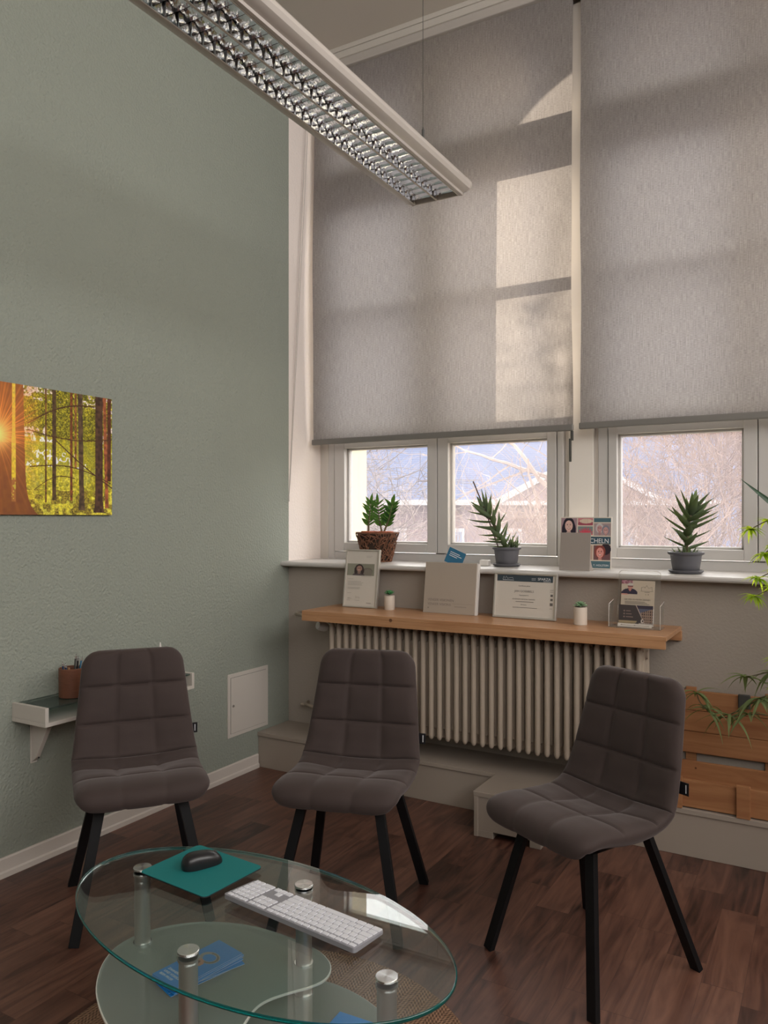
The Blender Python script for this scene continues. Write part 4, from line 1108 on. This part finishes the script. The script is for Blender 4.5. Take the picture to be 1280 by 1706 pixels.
for (px_, py_, tx, ty, lb_, mm), ll in zip(pens, lens):
    # local x of the group runs along the wall (world y)
    p = thing('pen', lb_, 'pen', (-2.742+py_*.6-.0, 2.157+px_*.55, SHZ+.010), (R(-tx), R(ty), 0), 'pens in the brown cup')
    MB().tube([(0,0,0), (0,0,.012), (0,0,ll-.02)], [.0015, .0042, .0045], 10).build('barrel', M[mm], p, smooth=True, auto=40)
    if mm != 'shelf_wood':
        MB().tube([(0,0,ll-.02), (0,0,ll-.008)], .0046, 10).tube([(0,0,ll-.008), (0,0,ll)], .0022, 8).build('push_button', M['pen_tip'], p, smooth=True, auto=40)
        MB().box((.0035, -.0012, ll-.055), (.0065, .0012, ll-.014)).build('clip', M['pen_tip'], p)
wc = MB().lathe([(.004, 0), (.004, .12), (.006, .13), (.0035, .15), (.001, .156)], n=10).build('white_applicator', M['white_card'], smooth=True); wc.location = (-2.745, 2.650, SHZ+.0005); tag(wc, 'thin white stick standing on the wall shelf, tip showing above left chair', 'stick')

hp = thing('wall_hatch', 'small white metal inspection hatch in the green wall', 'hatch', (XL, 3.23, .222), (0, 0, R(90)))
MB().box((0, -.006, 0), (.345, 0, .345)).build('hatch_frame', M['white_plastic'], hp, bevel=.0015)
MB().box((.022, -.009, .022), (.323, -.0055, .323)).build('hatch_door', M['white_plastic'], hp, bevel=.001)
MB().box((.0205, -.0063, .0205), (.3245, -.0058, .3245)).build('gap', M['dark_grey'], hp)
o = MB().lathe([(.007, 0), (.007, .003), (.004, .003), (.004, .001)], n=14).build('lock', M['steel'], hp); o.rotation_euler = (R(90), 0, 0); o.location = (.04, -.009, .17)

# ================================================================== CHAIRS
def lerp(a, b, t): return a+(b-a)*t
PROF = [(-.232, .452), (-.250, .462), (-.252, .474), (-.235, .486), (-.20, .492), (-.15, .490), (-.10, .481), (-.05, .471), (0, .463), (.05, .459), (.10, .465), (.135, .484), (.158, .515), (.172, .55), (.184, .60), (.196, .66), (.207, .72), (.218, .78), (.229, .84), (.236, .88), (.238, .900)]
def chair_shell():
    P = [Vector((y, z)) for y, z in PROF]
    # resample evenly
    seg = [(P[i+1]-P[i]).length for i in range(len(P)-1)]; T = sum(seg)
    def pt(s):
        s = max(0, min(T, s)); a = 0
        for i, g in enumerate(seg):
            if s <= a+g or i == len(seg)-1: return P[i].lerp(P[i+1], (s-a)/g)
            a += g
    NV = 200; raw = [pt(T*i/NV) for i in range(NV+1)]
    for it in range(16): raw = [raw[0]]+[(raw[i-1]+raw[i]*2+raw[i+1])/4 for i in range(1, NV)]+[raw[-1]]
    # find junction parameter (where the profile turns up)
    jv = min(range(NV+1), key=lambda i: (raw[i]-Vector((.140, .492))).length)
    rings = []
    NA = 64
    seams_a = (-1/3., 1/3.)
    sj = jv/NV
    seams_v = [sj*.42, sj*.76, sj, sj+(1-sj)*.345, sj+(1-sj)*.675]
    def groove(d, w): return math.exp(-(d/w)**2)
    for i in range(NV+1):
        v = i/NV; C = raw[i]; tg = (raw[min(i+1, NV)]-raw[max(i-1, 0)]).normalized(); Nn = Vector((-tg.y, tg.x))
        if v < sj: hw = lerp(.222, .230, v/sj)
        else: hw = lerp(.230, .186, (v-sj)/(1-sj))
        d0 = v*T; d1 = (1-v)*T; rc0, rc1 = .075, .062
        if d0 < rc0: hw -= .060*(1-math.sqrt(max(0, 1-((rc0-d0)/rc0)**2)))
        if d1 < rc1: hw -= .058*(1-math.sqrt(max(0, 1-((rc1-d1)/rc1)**2)))
        th = .026
        e0 = math.sqrt(max(0, 1-(1-min(1, d0/.020))**2)); e1 = math.sqrt(max(0, 1-(1-min(1, d1/.020))**2)); th *= max(.06, e0*e1)
        buck = .030*math.exp(-((v-sj*.93)/.22)**2)+.012*math.exp(-((v-.75)/.25)**2)
        pv = min(1, min([abs(v-s)*T/.012 for s in seams_v]))
        ring = []
        for side in (0, 1):
            for k in range(NA+1):
                if side == 1 and k in (0, NA): continue
                q = k/NA; a = -math.cos(q*PI) if False else (-1+2*q); 
                # denser near the rims
                a = math.sin(a*PI/2)*.5+a*.5
                if side == 1: a = -a
                edge = max(0, 1-abs(a)**7)**.5
                off = th*edge
                if side == 0:
                    ga = (1.0 if v > sj*.42 else .45)*sum(groove((a-s)*hw, .0042) for s in seams_a); gv = sum(groove((v-s)*T, .0048) for s in seams_v)
                    puff = .0
                    # distance to the nearest seam, pillow bulge
                    da = min(min(abs(a-s) for s in seams_a+(-1.05, 1.05))*hw/.05, 1); dv = min(min(abs(v-s) for s in seams_v+[-.0, 1.0])*T/.05, 1)
                    puff = (.0075 if v > sj*.42 else .0045)*math.sin(da*PI/2)*math.sin(dv*PI/2)
                    off += (puff-.0065*min(1, ga+gv))*edge
                    b_ = buck*a*a
                    p = C+Nn*(off+b_)
                else:
                    b_ = buck*a*a; p = C-Nn*(off*(1.0+.75*math.exp(-((v-.28)/.22)**2))-b_)
                ring.append((a*hw, p.x, p.y))
        rings.append(ring)
    def mesh(i0, i1):
        b = MB(); n = len(rings[0]); vs = []; fs = []
        for i in range(i0, i1+1): vs += rings[i]
        for i in range(i1-i0):
            for k in range(n): kk = (k+1) % n; fs.append((i*n+k, i*n+kk, (i+1)*n+kk, (i+1)*n+k))
        fs.append(tuple(range(n))[::-1]); fs.append(tuple((i1-i0)*n+k for k in range(n)))
        b.add(vs, fs); return b
    return mesh(0, jv), mesh(jv, NV)
def make_chair(label):
    r = thing('dining_chair', label, 'chair', group='quilted chairs')
    s, bk = chair_shell()
    s.build('seat', M['fabric'], r, smooth=True, auto=70); bk.build('backrest', M['fabric'], r, smooth=True, auto=70)
    fr = MB().box((-.13, -.13, .412), (.13, -.105, .432)).box((-.13, .07, .412), (.13, .095, .432)).box((-.13, -.13, .412), (-.105, .095, .432)).box((.105, -.13, .412), (.13, .095, .432))
    fr.build('seat_frame', M['black_metal'], r)
    for sx, sy, fy in ((-1, -1, -.232), (1, -1, -.232), (-1, 1, .238), (1, 1, .238)):
        a = Vector((sx*.137, -.145 if sy < 0 else .105, .425)); bt = Vector((sx*.224, fy, 0))
        MB().bar(bt+Vector((0, 0, .0)), a, .020, .034, up=(1, 0, 0)).build('leg', M['black_metal'], r, bevel=.0015)
    t = MB().box((.205, .1735, .560), (.240, .175, .600)).build('fabric_tag', M['black_plastic'], r)
    MB().box((.229, .1728, .567), (.232, .1734, .593)).build('tag_print', M['ink_white'], t)
    return r
c1 = make_chair('brown quilted chair at left in front of the wall shelf, pale scuffs on its seat')
c2 = copy_tree(c1); c2['label'] = 'brown quilted chair in the middle in front of the radiator'
c3 = copy_tree(c1); c3['label'] = 'brown quilted chair at right near the wooden planter, turned towards the table'
for c, (x, y, a) in zip((c1, c2, c3), ((-2.221, 2.037, .91), (-1.524, 2.407, .291), (-.681, 2.503, -.471))):
    c.location = (x, y, 0); c.rotation_euler = (0, 0, a)

# ================================================================== RUG AND TABLE
rug = MB().lathe([(.588, 0), (.590, .004), (.584, .009), (.001, .009)], n=96).build('round_rug', M['jute'], smooth=True, auto=30)
rug.location = (-1.276, 1.543, 0); tag(rug, 'round brown jute rug with herringbone weave under the glass table', 'rug')
TC = (-1.249, 1.496); TZ = .44; FZ = .009
tb = thing('glass_coffee_table', 'oval clear glass coffee table with frosted lower shelves and steel posts', 'table', (*TC, FZ))
def tl(p): return (p[0]-TC[0], p[1]-TC[1])
ang = R(-6.9)
def ell(k=1.0, n=128): return [(.571*k*math.cos(t)*math.cos(ang)-.306*k*math.sin(t)*math.sin(ang), .571*k*math.cos(t)*math.sin(ang)+.306*k*math.sin(t)*math.cos(ang)) for t in [2*PI*i/n for i in range(n)]]
zt = TZ-FZ
E0 = ell(); Ei = ell(.994)
n = len(E0)
tt = MB(); tt.add([(*p, zt) for p in Ei]+[(*p, zt-.010) for p in Ei], [tuple(range(n)), tuple(range(n, 2*n))[::-1]])
tto = tt.build('table_top', M['table_glass'], tb)
tto.rotation_mode = 'QUATERNION'; from mathutils import Quaternion
tto.rotation_quaternion = Quaternion((math.cos(R(30)), math.sin(R(30)), 0), R(-.8)); tto.location = tto.rotation_quaternion @ Vector((0,0,-zt)) + Vector((0,0,zt))
ed = MB(); rings = [(.994, 0), (.9975, -.0008), (1.0, -.003), (1.0, -.007), (.9975, -.0092), (.994, -.010)]
vs = []; fs = []
for k, dz in rings: vs += [(*p, zt+dz) for p in ell(k)]
for j in range(len(rings)-1):
    for i in range(n): ii = (i+1) % n; fs.append((j*n+i, j*n+ii, (j+1)*n+ii, (j+1)*n+i))
ed.add(vs, fs); ed.build('glass_edge', M['glass_edge'], tto, smooth=True)
SH = [(-1.623,1.349),(-1.694,1.432),(-1.726,1.516),(-1.706,1.612),(-1.62,1.712),(-1.504,1.763),(-1.42,1.776),(-1.339,1.776),(-1.25,1.766),(-1.199,1.751),(-1.149,1.715),(-1.131,1.662),(-1.147,1.618),(-1.188,1.56),(-1.212,1.514),(-1.215,1.472),(-1.198,1.416),(-1.185,1.36),(-1.190,1.30),(-1.218,1.247),(-1.289,1.222),(-1.39,1.229),(-1.476,1.258),(-1.555,1.300)]
def smooth_poly(P, it=3):
    for _ in range(it):
        Q = []
        for i in range(len(P)):
            a = P[i]; b = P[(i+1) % len(P)]; Q += [(a[0]*.75+b[0]*.25, a[1]*.75+b[1]*.25), (a[0]*.25+b[0]*.75, a[1]*.25+b[1]*.75)]
        P = Q
    return P
shl = smooth_poly([tl(p) for p in SH], 2); shr = [(-x+.006, -y-.002) for x, y in shl]
for poly, z in ((shl, .235), (shr, .155)):
    o = MB().prism(poly, z-FZ-.008, z-FZ).build('frosted_shelf', M['frost_glass'], tb)
    pp = [(*p, z-FZ-.004) for p in poly]; MB().tube(pp+[pp[0]], .0035, 5, cap=False).build('glass_edge', M['frost_edge'] if 'frost_edge' in M else M['acrylic_edge'], o)
posts = [(-1.672, 1.548), (-1.222, 1.690), (-1.262, 1.303), (-.824, 1.439)]
M['disc'] = mat('disc', (.78,.80,.80), .22, 1.)
nt, N_, L_ = tree_nodes(M['disc']); bs = N_['Principled BSDF']; bs.inputs['Anisotropic'].default_value = .9
tg_ = N_.new('ShaderNodeTangent'); tg_.direction_type = 'RADIAL'; tg_.axis = 'Z'; L_.new(tg_.outputs[0], bs.inputs['Tangent'])
for p in posts:
    x, y = tl(p)
    o = MB().tube([(0, 0, 0), (0, 0, zt-.010)], .0215, 28).build('post', M['steel'], tb, smooth=True, auto=40); o.location = (x, y, 0)
    MB().lathe([(.0235, 0), (.0245, .001), (.0245, .0055), (.0235, .0065), (.001, .0065)], (0, 0, zt), 32).build('cap', M['disc'], o, smooth=True, auto=40)
    MB().lathe([(.0215, 0), (.0245, 0), (.0245, .006), (.0215, .006)], (0, 0, zt-.016), 28).build('collar', M['steel'], o, smooth=True, auto=40)
    for z in (.235, .155):
        if (z == .235 and p == posts[3]) or (z == .155 and p == posts[0]): continue
        MB().lathe([(.0215, 0), (.0250, 0), (.0250, .004), (.0215, .004)], (0, 0, z-FZ), 28).build('ring', M['chrome'], o, smooth=True, auto=40)
    MB().lathe([(.026, 0), (.026, .004), (.021, .006)], (0, 0, 0), 24).build('foot', M['steel'], o)

# mouse pad, mouse
pdx = [(-1.629,1.740), (-1.377,1.698), (-1.392,1.497), (-1.647,1.511)]
pc = (sum(p[0] for p in pdx)/4, sum(p[1] for p in pdx)/4)
mp_ = thing('mouse_pad', 'teal mouse pad on the glass table', 'mouse pad', (*pc, TZ+.0066), (0, 0, R(-4.5)))
def rrect(w, h, r, n=6):
    P = []
    for cx, cy, a0 in ((w/2-r, h/2-r, 0), (-w/2+r, h/2-r, 90), (-w/2+r, -h/2+r, 180), (w/2-r, -h/2+r, 270)):
        for i in range(n+1): a = R(a0+90*i/n); P.append((cx+r*math.cos(a), cy+r*math.sin(a)))
    return P
MB().prism(rrect(.258, .215, .014), 0, .0028).build('rubber_base', M['rubber'], mp_); MB().prism(rrect(.257, .214, .014), .0028, .0042).build('cloth_top', M['teal_pad'], mp_)
ms = thing('computer_mouse', 'black wireless mouse on the teal pad', 'mouse', (-1.527, 1.630, TZ+.0108), (0, 0, R(66)))
b = MB(); vs = []; fs = []; NU, NVv = 28, 18
for j in range(NVv+1):
    ph = (PI/2)*j/NVv
    for i in range(NU):
        a = 2*PI*i/NU; ca, sa = math.cos(a), math.sin(a)
        ex = .058*(abs(ca)**.86)*(1 if ca > 0 else -1); ey = (.0325-.0035*math.exp(-(ca*1.6)**2))*(abs(sa)**.8)*(1 if sa > 0 else -1)
        s = math.cos(ph)**.62 if ph < PI/2-1e-6 else 0.0; z = .038*math.sin(ph)**.85*(1-.0*ca)
        vs.append((ex*s-.004*math.sin(ph), ey*s, z*(1-.16*(ex*s/.058))+.001))
for j in range(NVv):
    for i in range(NU): ii = (i+1) % NU; fs.append((j*NU+i, j*NU+ii, (j+1)*NU+ii, (j+1)*NU+i))
fs.append(tuple(range(NU))[::-1]); b.add(vs, fs); b.build('shell', M['black_plastic'], ms, smooth=True, auto=60)
MB().tube([(.054,.0,.013), (.045,0,.0225), (.035,0,.0285), (.022, 0, .0335), (.012, 0, .0366)], .0012, 6).build('button_gap', M['rubber'], ms)
o = MB().tube([(0,-.0035,0), (0,.0035,0)], .009, 20).build('scroll_wheel', M['dark_grey'], ms, smooth=True, auto=40); o.location = (.036, 0, .0235)

# keyboard
kb = thing('keyboard', 'white and silver full-size keyboard on the glass table', 'keyboard', (-1.129, 1.547, TZ+.0066), (0, 0, R(-6.6)))
KW, KD = .428, .112
ft = MB()
o = MB(); pr = rrect(KW, KD, .009); nn = len(pr)
# slightly wedge-shaped body: thicker at the near (function key) edge
vs = [(x, y, 0.003-.0015*(y/KD)) for x, y in pr]+[(x, y, .0085+.007*(.5-y/KD)) for x, y in pr]
o.add(vs, [tuple(range(nn))[::-1], tuple(range(nn, 2*nn))]+[(i, (i+1) % nn, nn+(i+1) % nn, nn+i) for i in range(nn)])
o.build('body', M['kb_alu'], kb, bevel=.0008)
for x in (-.18, .18):
    for y in (-.048, .048): MB().box((x-.014, y-.004, 0), (x+.014, y+.004, .003)).build('rubber_foot', M['rubber'], kb)
u = .0192; kw = .0160; keys = []
def row(y, items, x0, kh=kw):
    x = x0
    for wd in items:
        if wd < 0: x += -wd*u; continue
        keys.append((x+.0, y, wd*u-(u-kw), kh)); x += wd*u
# user sits on the far side: first key of each row is at +x (mirror later)
ys = [-.0455+.5*0+i*.0188 for i in range(6)]
x0 = -KW/2+.0055
main = [[1]*14, [1]*13+[1.5], [1.5]+[1]*12+[1.0], [1.75]+[1]*11+[1.75], [1.25]+[1]*11+[2.25], [1.25, 1, 1.25, 5, 1.25, 1, 1.25, 1.5]]
for ri, m_ in enumerate(main):
    tot = sum(m_); m2 = [w*14.5/tot for w in m_]
    row(ys[ri], m2, x0, .011 if ri == 0 else kw)
nx_ = x0+14.5*u+.006
for ri in range(6):
    if ri in (0, 1, 2): row(ys[ri], [1,1,1], nx_, .011 if ri == 0 else kw)
    if ri == 4: row(ys[ri], [-1, 1], nx_)
    if ri == 5: row(ys[ri], [1,1,1], nx_)
n2_ = nx_+3*u+.006
n3 = (KW/2-.0055-n2_)/4/u
for ri in range(6):
    row(ys[ri], [n3]*4 if ri < 5 else [2*n3, n3, n3], n2_, .011 if ri == 0 else kw)
def keymesh(ks):
    b = MB()
    for x, y, w, hh in ks:
        X0, X1 = -(x+w), -x; Y0, Y1 = y-hh/2, y+hh/2; z = .0085+.007*(.5-y/KD); s = .0007
        b.add([(X0,Y0,z-.001),(X1,Y0,z-.001),(X1,Y1,z-.001),(X0,Y1,z-.001),(X0+s,Y0+s,z+.0022),(X1-s,Y0+s,z+.0022),(X1-s,Y1-s,z+.0022),(X0+s,Y1-s,z+.0022)],
              [(0,3,2,1),(4,5,6,7),(0,1,5,4),(1,2,6,5),(2,3,7,6),(3,0,4,7)])
    return b
keys.sort(key=lambda k: k[1]+.08*(-k[0]))   # nearest first
for k in keys[:100]: keymesh([k]).build('key', M['kb_key'], kb)
if keys[100:]: tag(keymesh(keys[100:]).build('keys', M['kb_key'], kb), kind='stuff')

# brochures on the frosted shelves
def p_broch(U, V):
    out = np.ones(U.shape+(3,))*np.array([.13,.52,.84]); x = U*.5; y = V  # long axis = V
    r1 = np.hypot((x-.26)/.16, (y-.66)/.12)
    out = paint(out, [((r1 < 1) & (r1 > .62), (.62,.60,.58)), ((r1 < .9) & (r1 > .72) & (x > .2), (.40,.36,.33)), (((x-.20)/.12)**2+((y-.50)/.085)**2 < 1, (.78,.55,.45)), (((x-.22)/.035)**2+((y-.49)/.06)**2 < 1, (.45,.30,.26)), (((x-.13)/.03)**2+((y-.52)/.03)**2 < 1, (.45,.30,.26))])
    return out
def brochure(x, y, z, rz, label, top=False, grp='blue brochures stacked on the upper frosted shelf'):
    r = thing('brochure', label, 'brochure', (x, y, z), (0, 0, R(rz)), grp)
    MB().box((-.05, -.105, 0), (.05, .105, .0022)).build('pages', M['blue_paper'], r, bevel=.0004)
    MB().box((-.0495, -.1045, .0008), (.0503, .1045, .0013)).build('inner_pages', M['white_card'], r)
    if top:
        # print lies flat: build upright then rotate
        o = picture('cover_print', .10, .21, 60, 126, p_broch, M['print_gloss'], r, y=0, x0=-.05, z0=-.105); o.rotation_euler = (R(-90), 0, 0); o.location = (0, 0, .0024)
        for i, s_ in enumerate(('ZAHNERHALT', 'UND VORSORGE', 'BEIM PROFI')): text('lettering', s_, .0105, M['ink_white'], r, 0, 0, loc=(-.040, -.066-.013*i, .0026), rot=(0, 0, 0))
    return r
bang = -70+0
bx_, by_ = -1.4355, 1.523
# local y runs along the long side: far end is at upper right in the photo
hd = math.degrees(math.atan2(-(1.0), 2.0))
import itertools
rrb = random.Random(2); nb = 8
for i in range(nb):
    a = -10.7+(0 if i == nb-1 else rrb.uniform(-3, 3))-(9 if i < 2 else 3 if i < 4 else 0)
    xx = bx_+rrb.uniform(-.004, .004)-(.004*(i < 3)); yy = by_+rrb.uniform(-.004, .004)
    lab = 'blue brochure with a photo ring on its cover, topmost of its stack' if i == nb-1 else ('blue brochure lying lowest in the stack on the upper frosted shelf' if i == 0 else 'blue brochure inside the stack on the upper frosted shelf')
    brochure(xx, yy, .2352+i*.0026, a, lab, i == nb-1)
for i in range(3):
    brochure(-1.035, 1.562, .1552+.0026*i, 3, 'blue brochure in the small stack on the lower frosted shelf' if i < 2 else 'blue brochure topmost on the lower frosted shelf at the photo bottom', False, 'blue brochures stacked on the lower frosted shelf')

# ================================================================== OUTSIDE
GZ = -5.0
struct(MB().box((-150, 5.0, GZ-.5), (90, 200, GZ)).build('ground', M['ground']))
hb_ = MB(); vs = []; fs = []; NX, NY = 60, 14
for j in range(NY+1):
    for i in range(NX+1):
        x = -190+260*i/NX; t = j/NY; y = 75+90*t; z = GZ-1+(6+25*t**.8)*(1 if t > 0 else 0)+3*math.sin(x*.06+j)*t+2.0*math.sin(x*.13+2*j)*t
        if j == 0: z = GZ-1
        vs.append((x, y, z))
for j in range(NY):
    for i in range(NX): a = j*(NX+1)+i; fs.append((a, a+1, a+NX+2, a+NX+1))
hb_.add(vs, fs); struct(hb_.build('hill', M['hill'], smooth=True))
# house: local x to the right along the facade, y into depth, facing the window
hs = thing('house', 'brown brick house with slate roof, white gable trim and white windows beyond the trees', 'house', (-14.6, 25.9, GZ), (0, 0, R(30)))
def hbx(nm, m, a, b_, par=hs, bev=0): return MB().box(a, b_).build(nm, m, par, bevel=bev)
EZ = 7.0
hbx('wall', M['house_wall'], (-4.0, 0, 0), (12, 8, EZ))
rf = MB().add([(-4.4, -.5, EZ), (12.4, -.5, EZ), (12.4, 8.5, EZ), (-4.4, 8.5, EZ), (-2.2, 3.6, EZ+2.75), (10.0, 3.6, EZ+2.75)], [(0,1,5,4), (2,3,4,5), (1,2,5), (3,0,4), (0,3,2,1)]); rf.build('roof', M['roof'], hs)
hbx('eaves_trim', M['house_trim'], (-4.45, -.62, EZ-.12), (12.45, -.45, EZ+.08))
gb = MB().add([(4.2, -.65, EZ+.05), (9.8, -.65, EZ+.05), (7.0, -.65, EZ+1.55), (4.2, 2, EZ+.05), (9.8, 2, EZ+.05), (7.0, 3.2, EZ+1.55)], [(0,1,2), (0,2,5,3), (1,4,5,2)]); gb.build('gable', M['house_wall'], hs)
gt = MB().bar((3.9, -.7, EZ+.0), (7.0, -.7, EZ+1.68), .22, .12).bar((10.1, -.7, EZ+.0), (7.0, -.7, EZ+1.68), .22, .12); gt.build('gable_trim', M['house_trim'], hs)
for i, x in enumerate((-2.6, -.4, 1.8, 4.0, 6.2, 8.4, 10.4)):
    for z in (4.55, 1.4):
        f = MB().box((x, -.06, z), (x+.95, .02, z+1.45)).build('window', M['house_trim'], hs)
        g = MB()
        for gx in (0, 1):
            for gz in (0, 1): g.box((x+.09+gx*.41, -.07, z+.10+gz*.66), (x+.45+gx*.41, -.055, z+.66+gz*.66))
        g.build('pane', M['house_glass'], f)

def grow(seed, base, h, r0, n_main=5, levels=4, spread=.9, up=.25, kids=4, minr=.004, seglen=.32, trunk_h=None, wig=.18, l1=(.45,.75)):
    rr = random.Random(seed); b = MB(); cnt = [0]
    def limb(p, d, L_, r, lev):
        n = max(2, int(L_/seglen)); pts = [p]; rad = [r]; c = p; dd = d
        for i in range(n):
            dd = (dd+Vector((rr.gauss(0, wig), rr.gauss(0, wig), rr.gauss(0, wig)+up*.12))).normalized(); c = c+dd*L_/n; pts.append(c); rad.append(max(minr*.6, r*(1-.75*(i+1)/n)))
        b.tube(pts, rad, 5 if lev < 2 else 3, cap=False); cnt[0] += 1
        if lev >= levels: return
        for k in range(kids+(1 if lev == 0 else 0)*(n_main-kids)):
            t = rr.uniform(.28 if lev else .45, 1); i = min(int(t*n), n-1); q = pts[i].lerp(pts[i+1], t*n-i)
            a = rr.uniform(0, 2*PI); o = dd.orthogonal().normalized(); o = (Matrix.Rotation(a, 3, dd) @ o)
            nd = (dd*.55+o*spread+Vector((0, 0, up*.3))).normalized()
            limb(q, nd, L_*rr.uniform(*(l1 if lev == 0 else (.45, .75))), max(minr, rad[i]*rr.uniform(.45, .7)), lev+1)
    limb(Vector(base), Vector((0, 0, 1)), trunk_h or h, r0, 0)
    return b
TR = [('bare_tree', 'thick pale trunked bare tree seen in the middle window behind the aloe', (-7.15, 14.4), 9.5, .27, 'bark_pale', 3, 11, 5, 31, (.28, .42)),
      ('bare_tree', 'bare tree with arching branches seen in the left window', (-6.9, 10.2), 7.6, .09, 'bark', 4, 20, 7, 17, (.20, .36)),
      ('bare_tree', 'distant bare tree with fine upright twigs seen low in the left window', (-10.4, 17.0), 7.6, .12, 'bark_pale', 4, 20, 7, 5, (.20, .32)),
      ('bare_tree', 'slim bare tree seen at the right edge of the middle window', (-4.5, 12.6), 8.0, .07, 'bark_pale', 3, 9, 5, 44, (.14, .24))]
for nm, lb_, (x, y), h, r0, mm, lev, nmain, kids, sd_, l1_ in TR:
    o = grow(sd_, (x, y, GZ), h, r0, nmain, lev, .95, .25, kids, .006, l1=l1_).build(nm, M[mm]); tag(o, lb_, 'tree', 'bare trees outside the windows')
for i, (x, y, h, sd_, lb_) in enumerate(((-2.75, 15.0, 7.6, 1, 'dense tan winter tree filling the left part of the right window'), (-1.0, 13.0, 7.8, 2, 'dense tan winter tree at the right side of the right window'), (-2.4, 19.5, 9.0, 7, 'tall tan winter tree farther back behind the right window'))):
    o = grow(sd_, (x, y, GZ), h, .07, 30, 3, .75, .5, 8, .007, .30, h*.98, .12, (.20, .33)).build('winter_tree', M['thicket']); tag(o, lb_, 'tree', 'dense tan trees outside the right window')
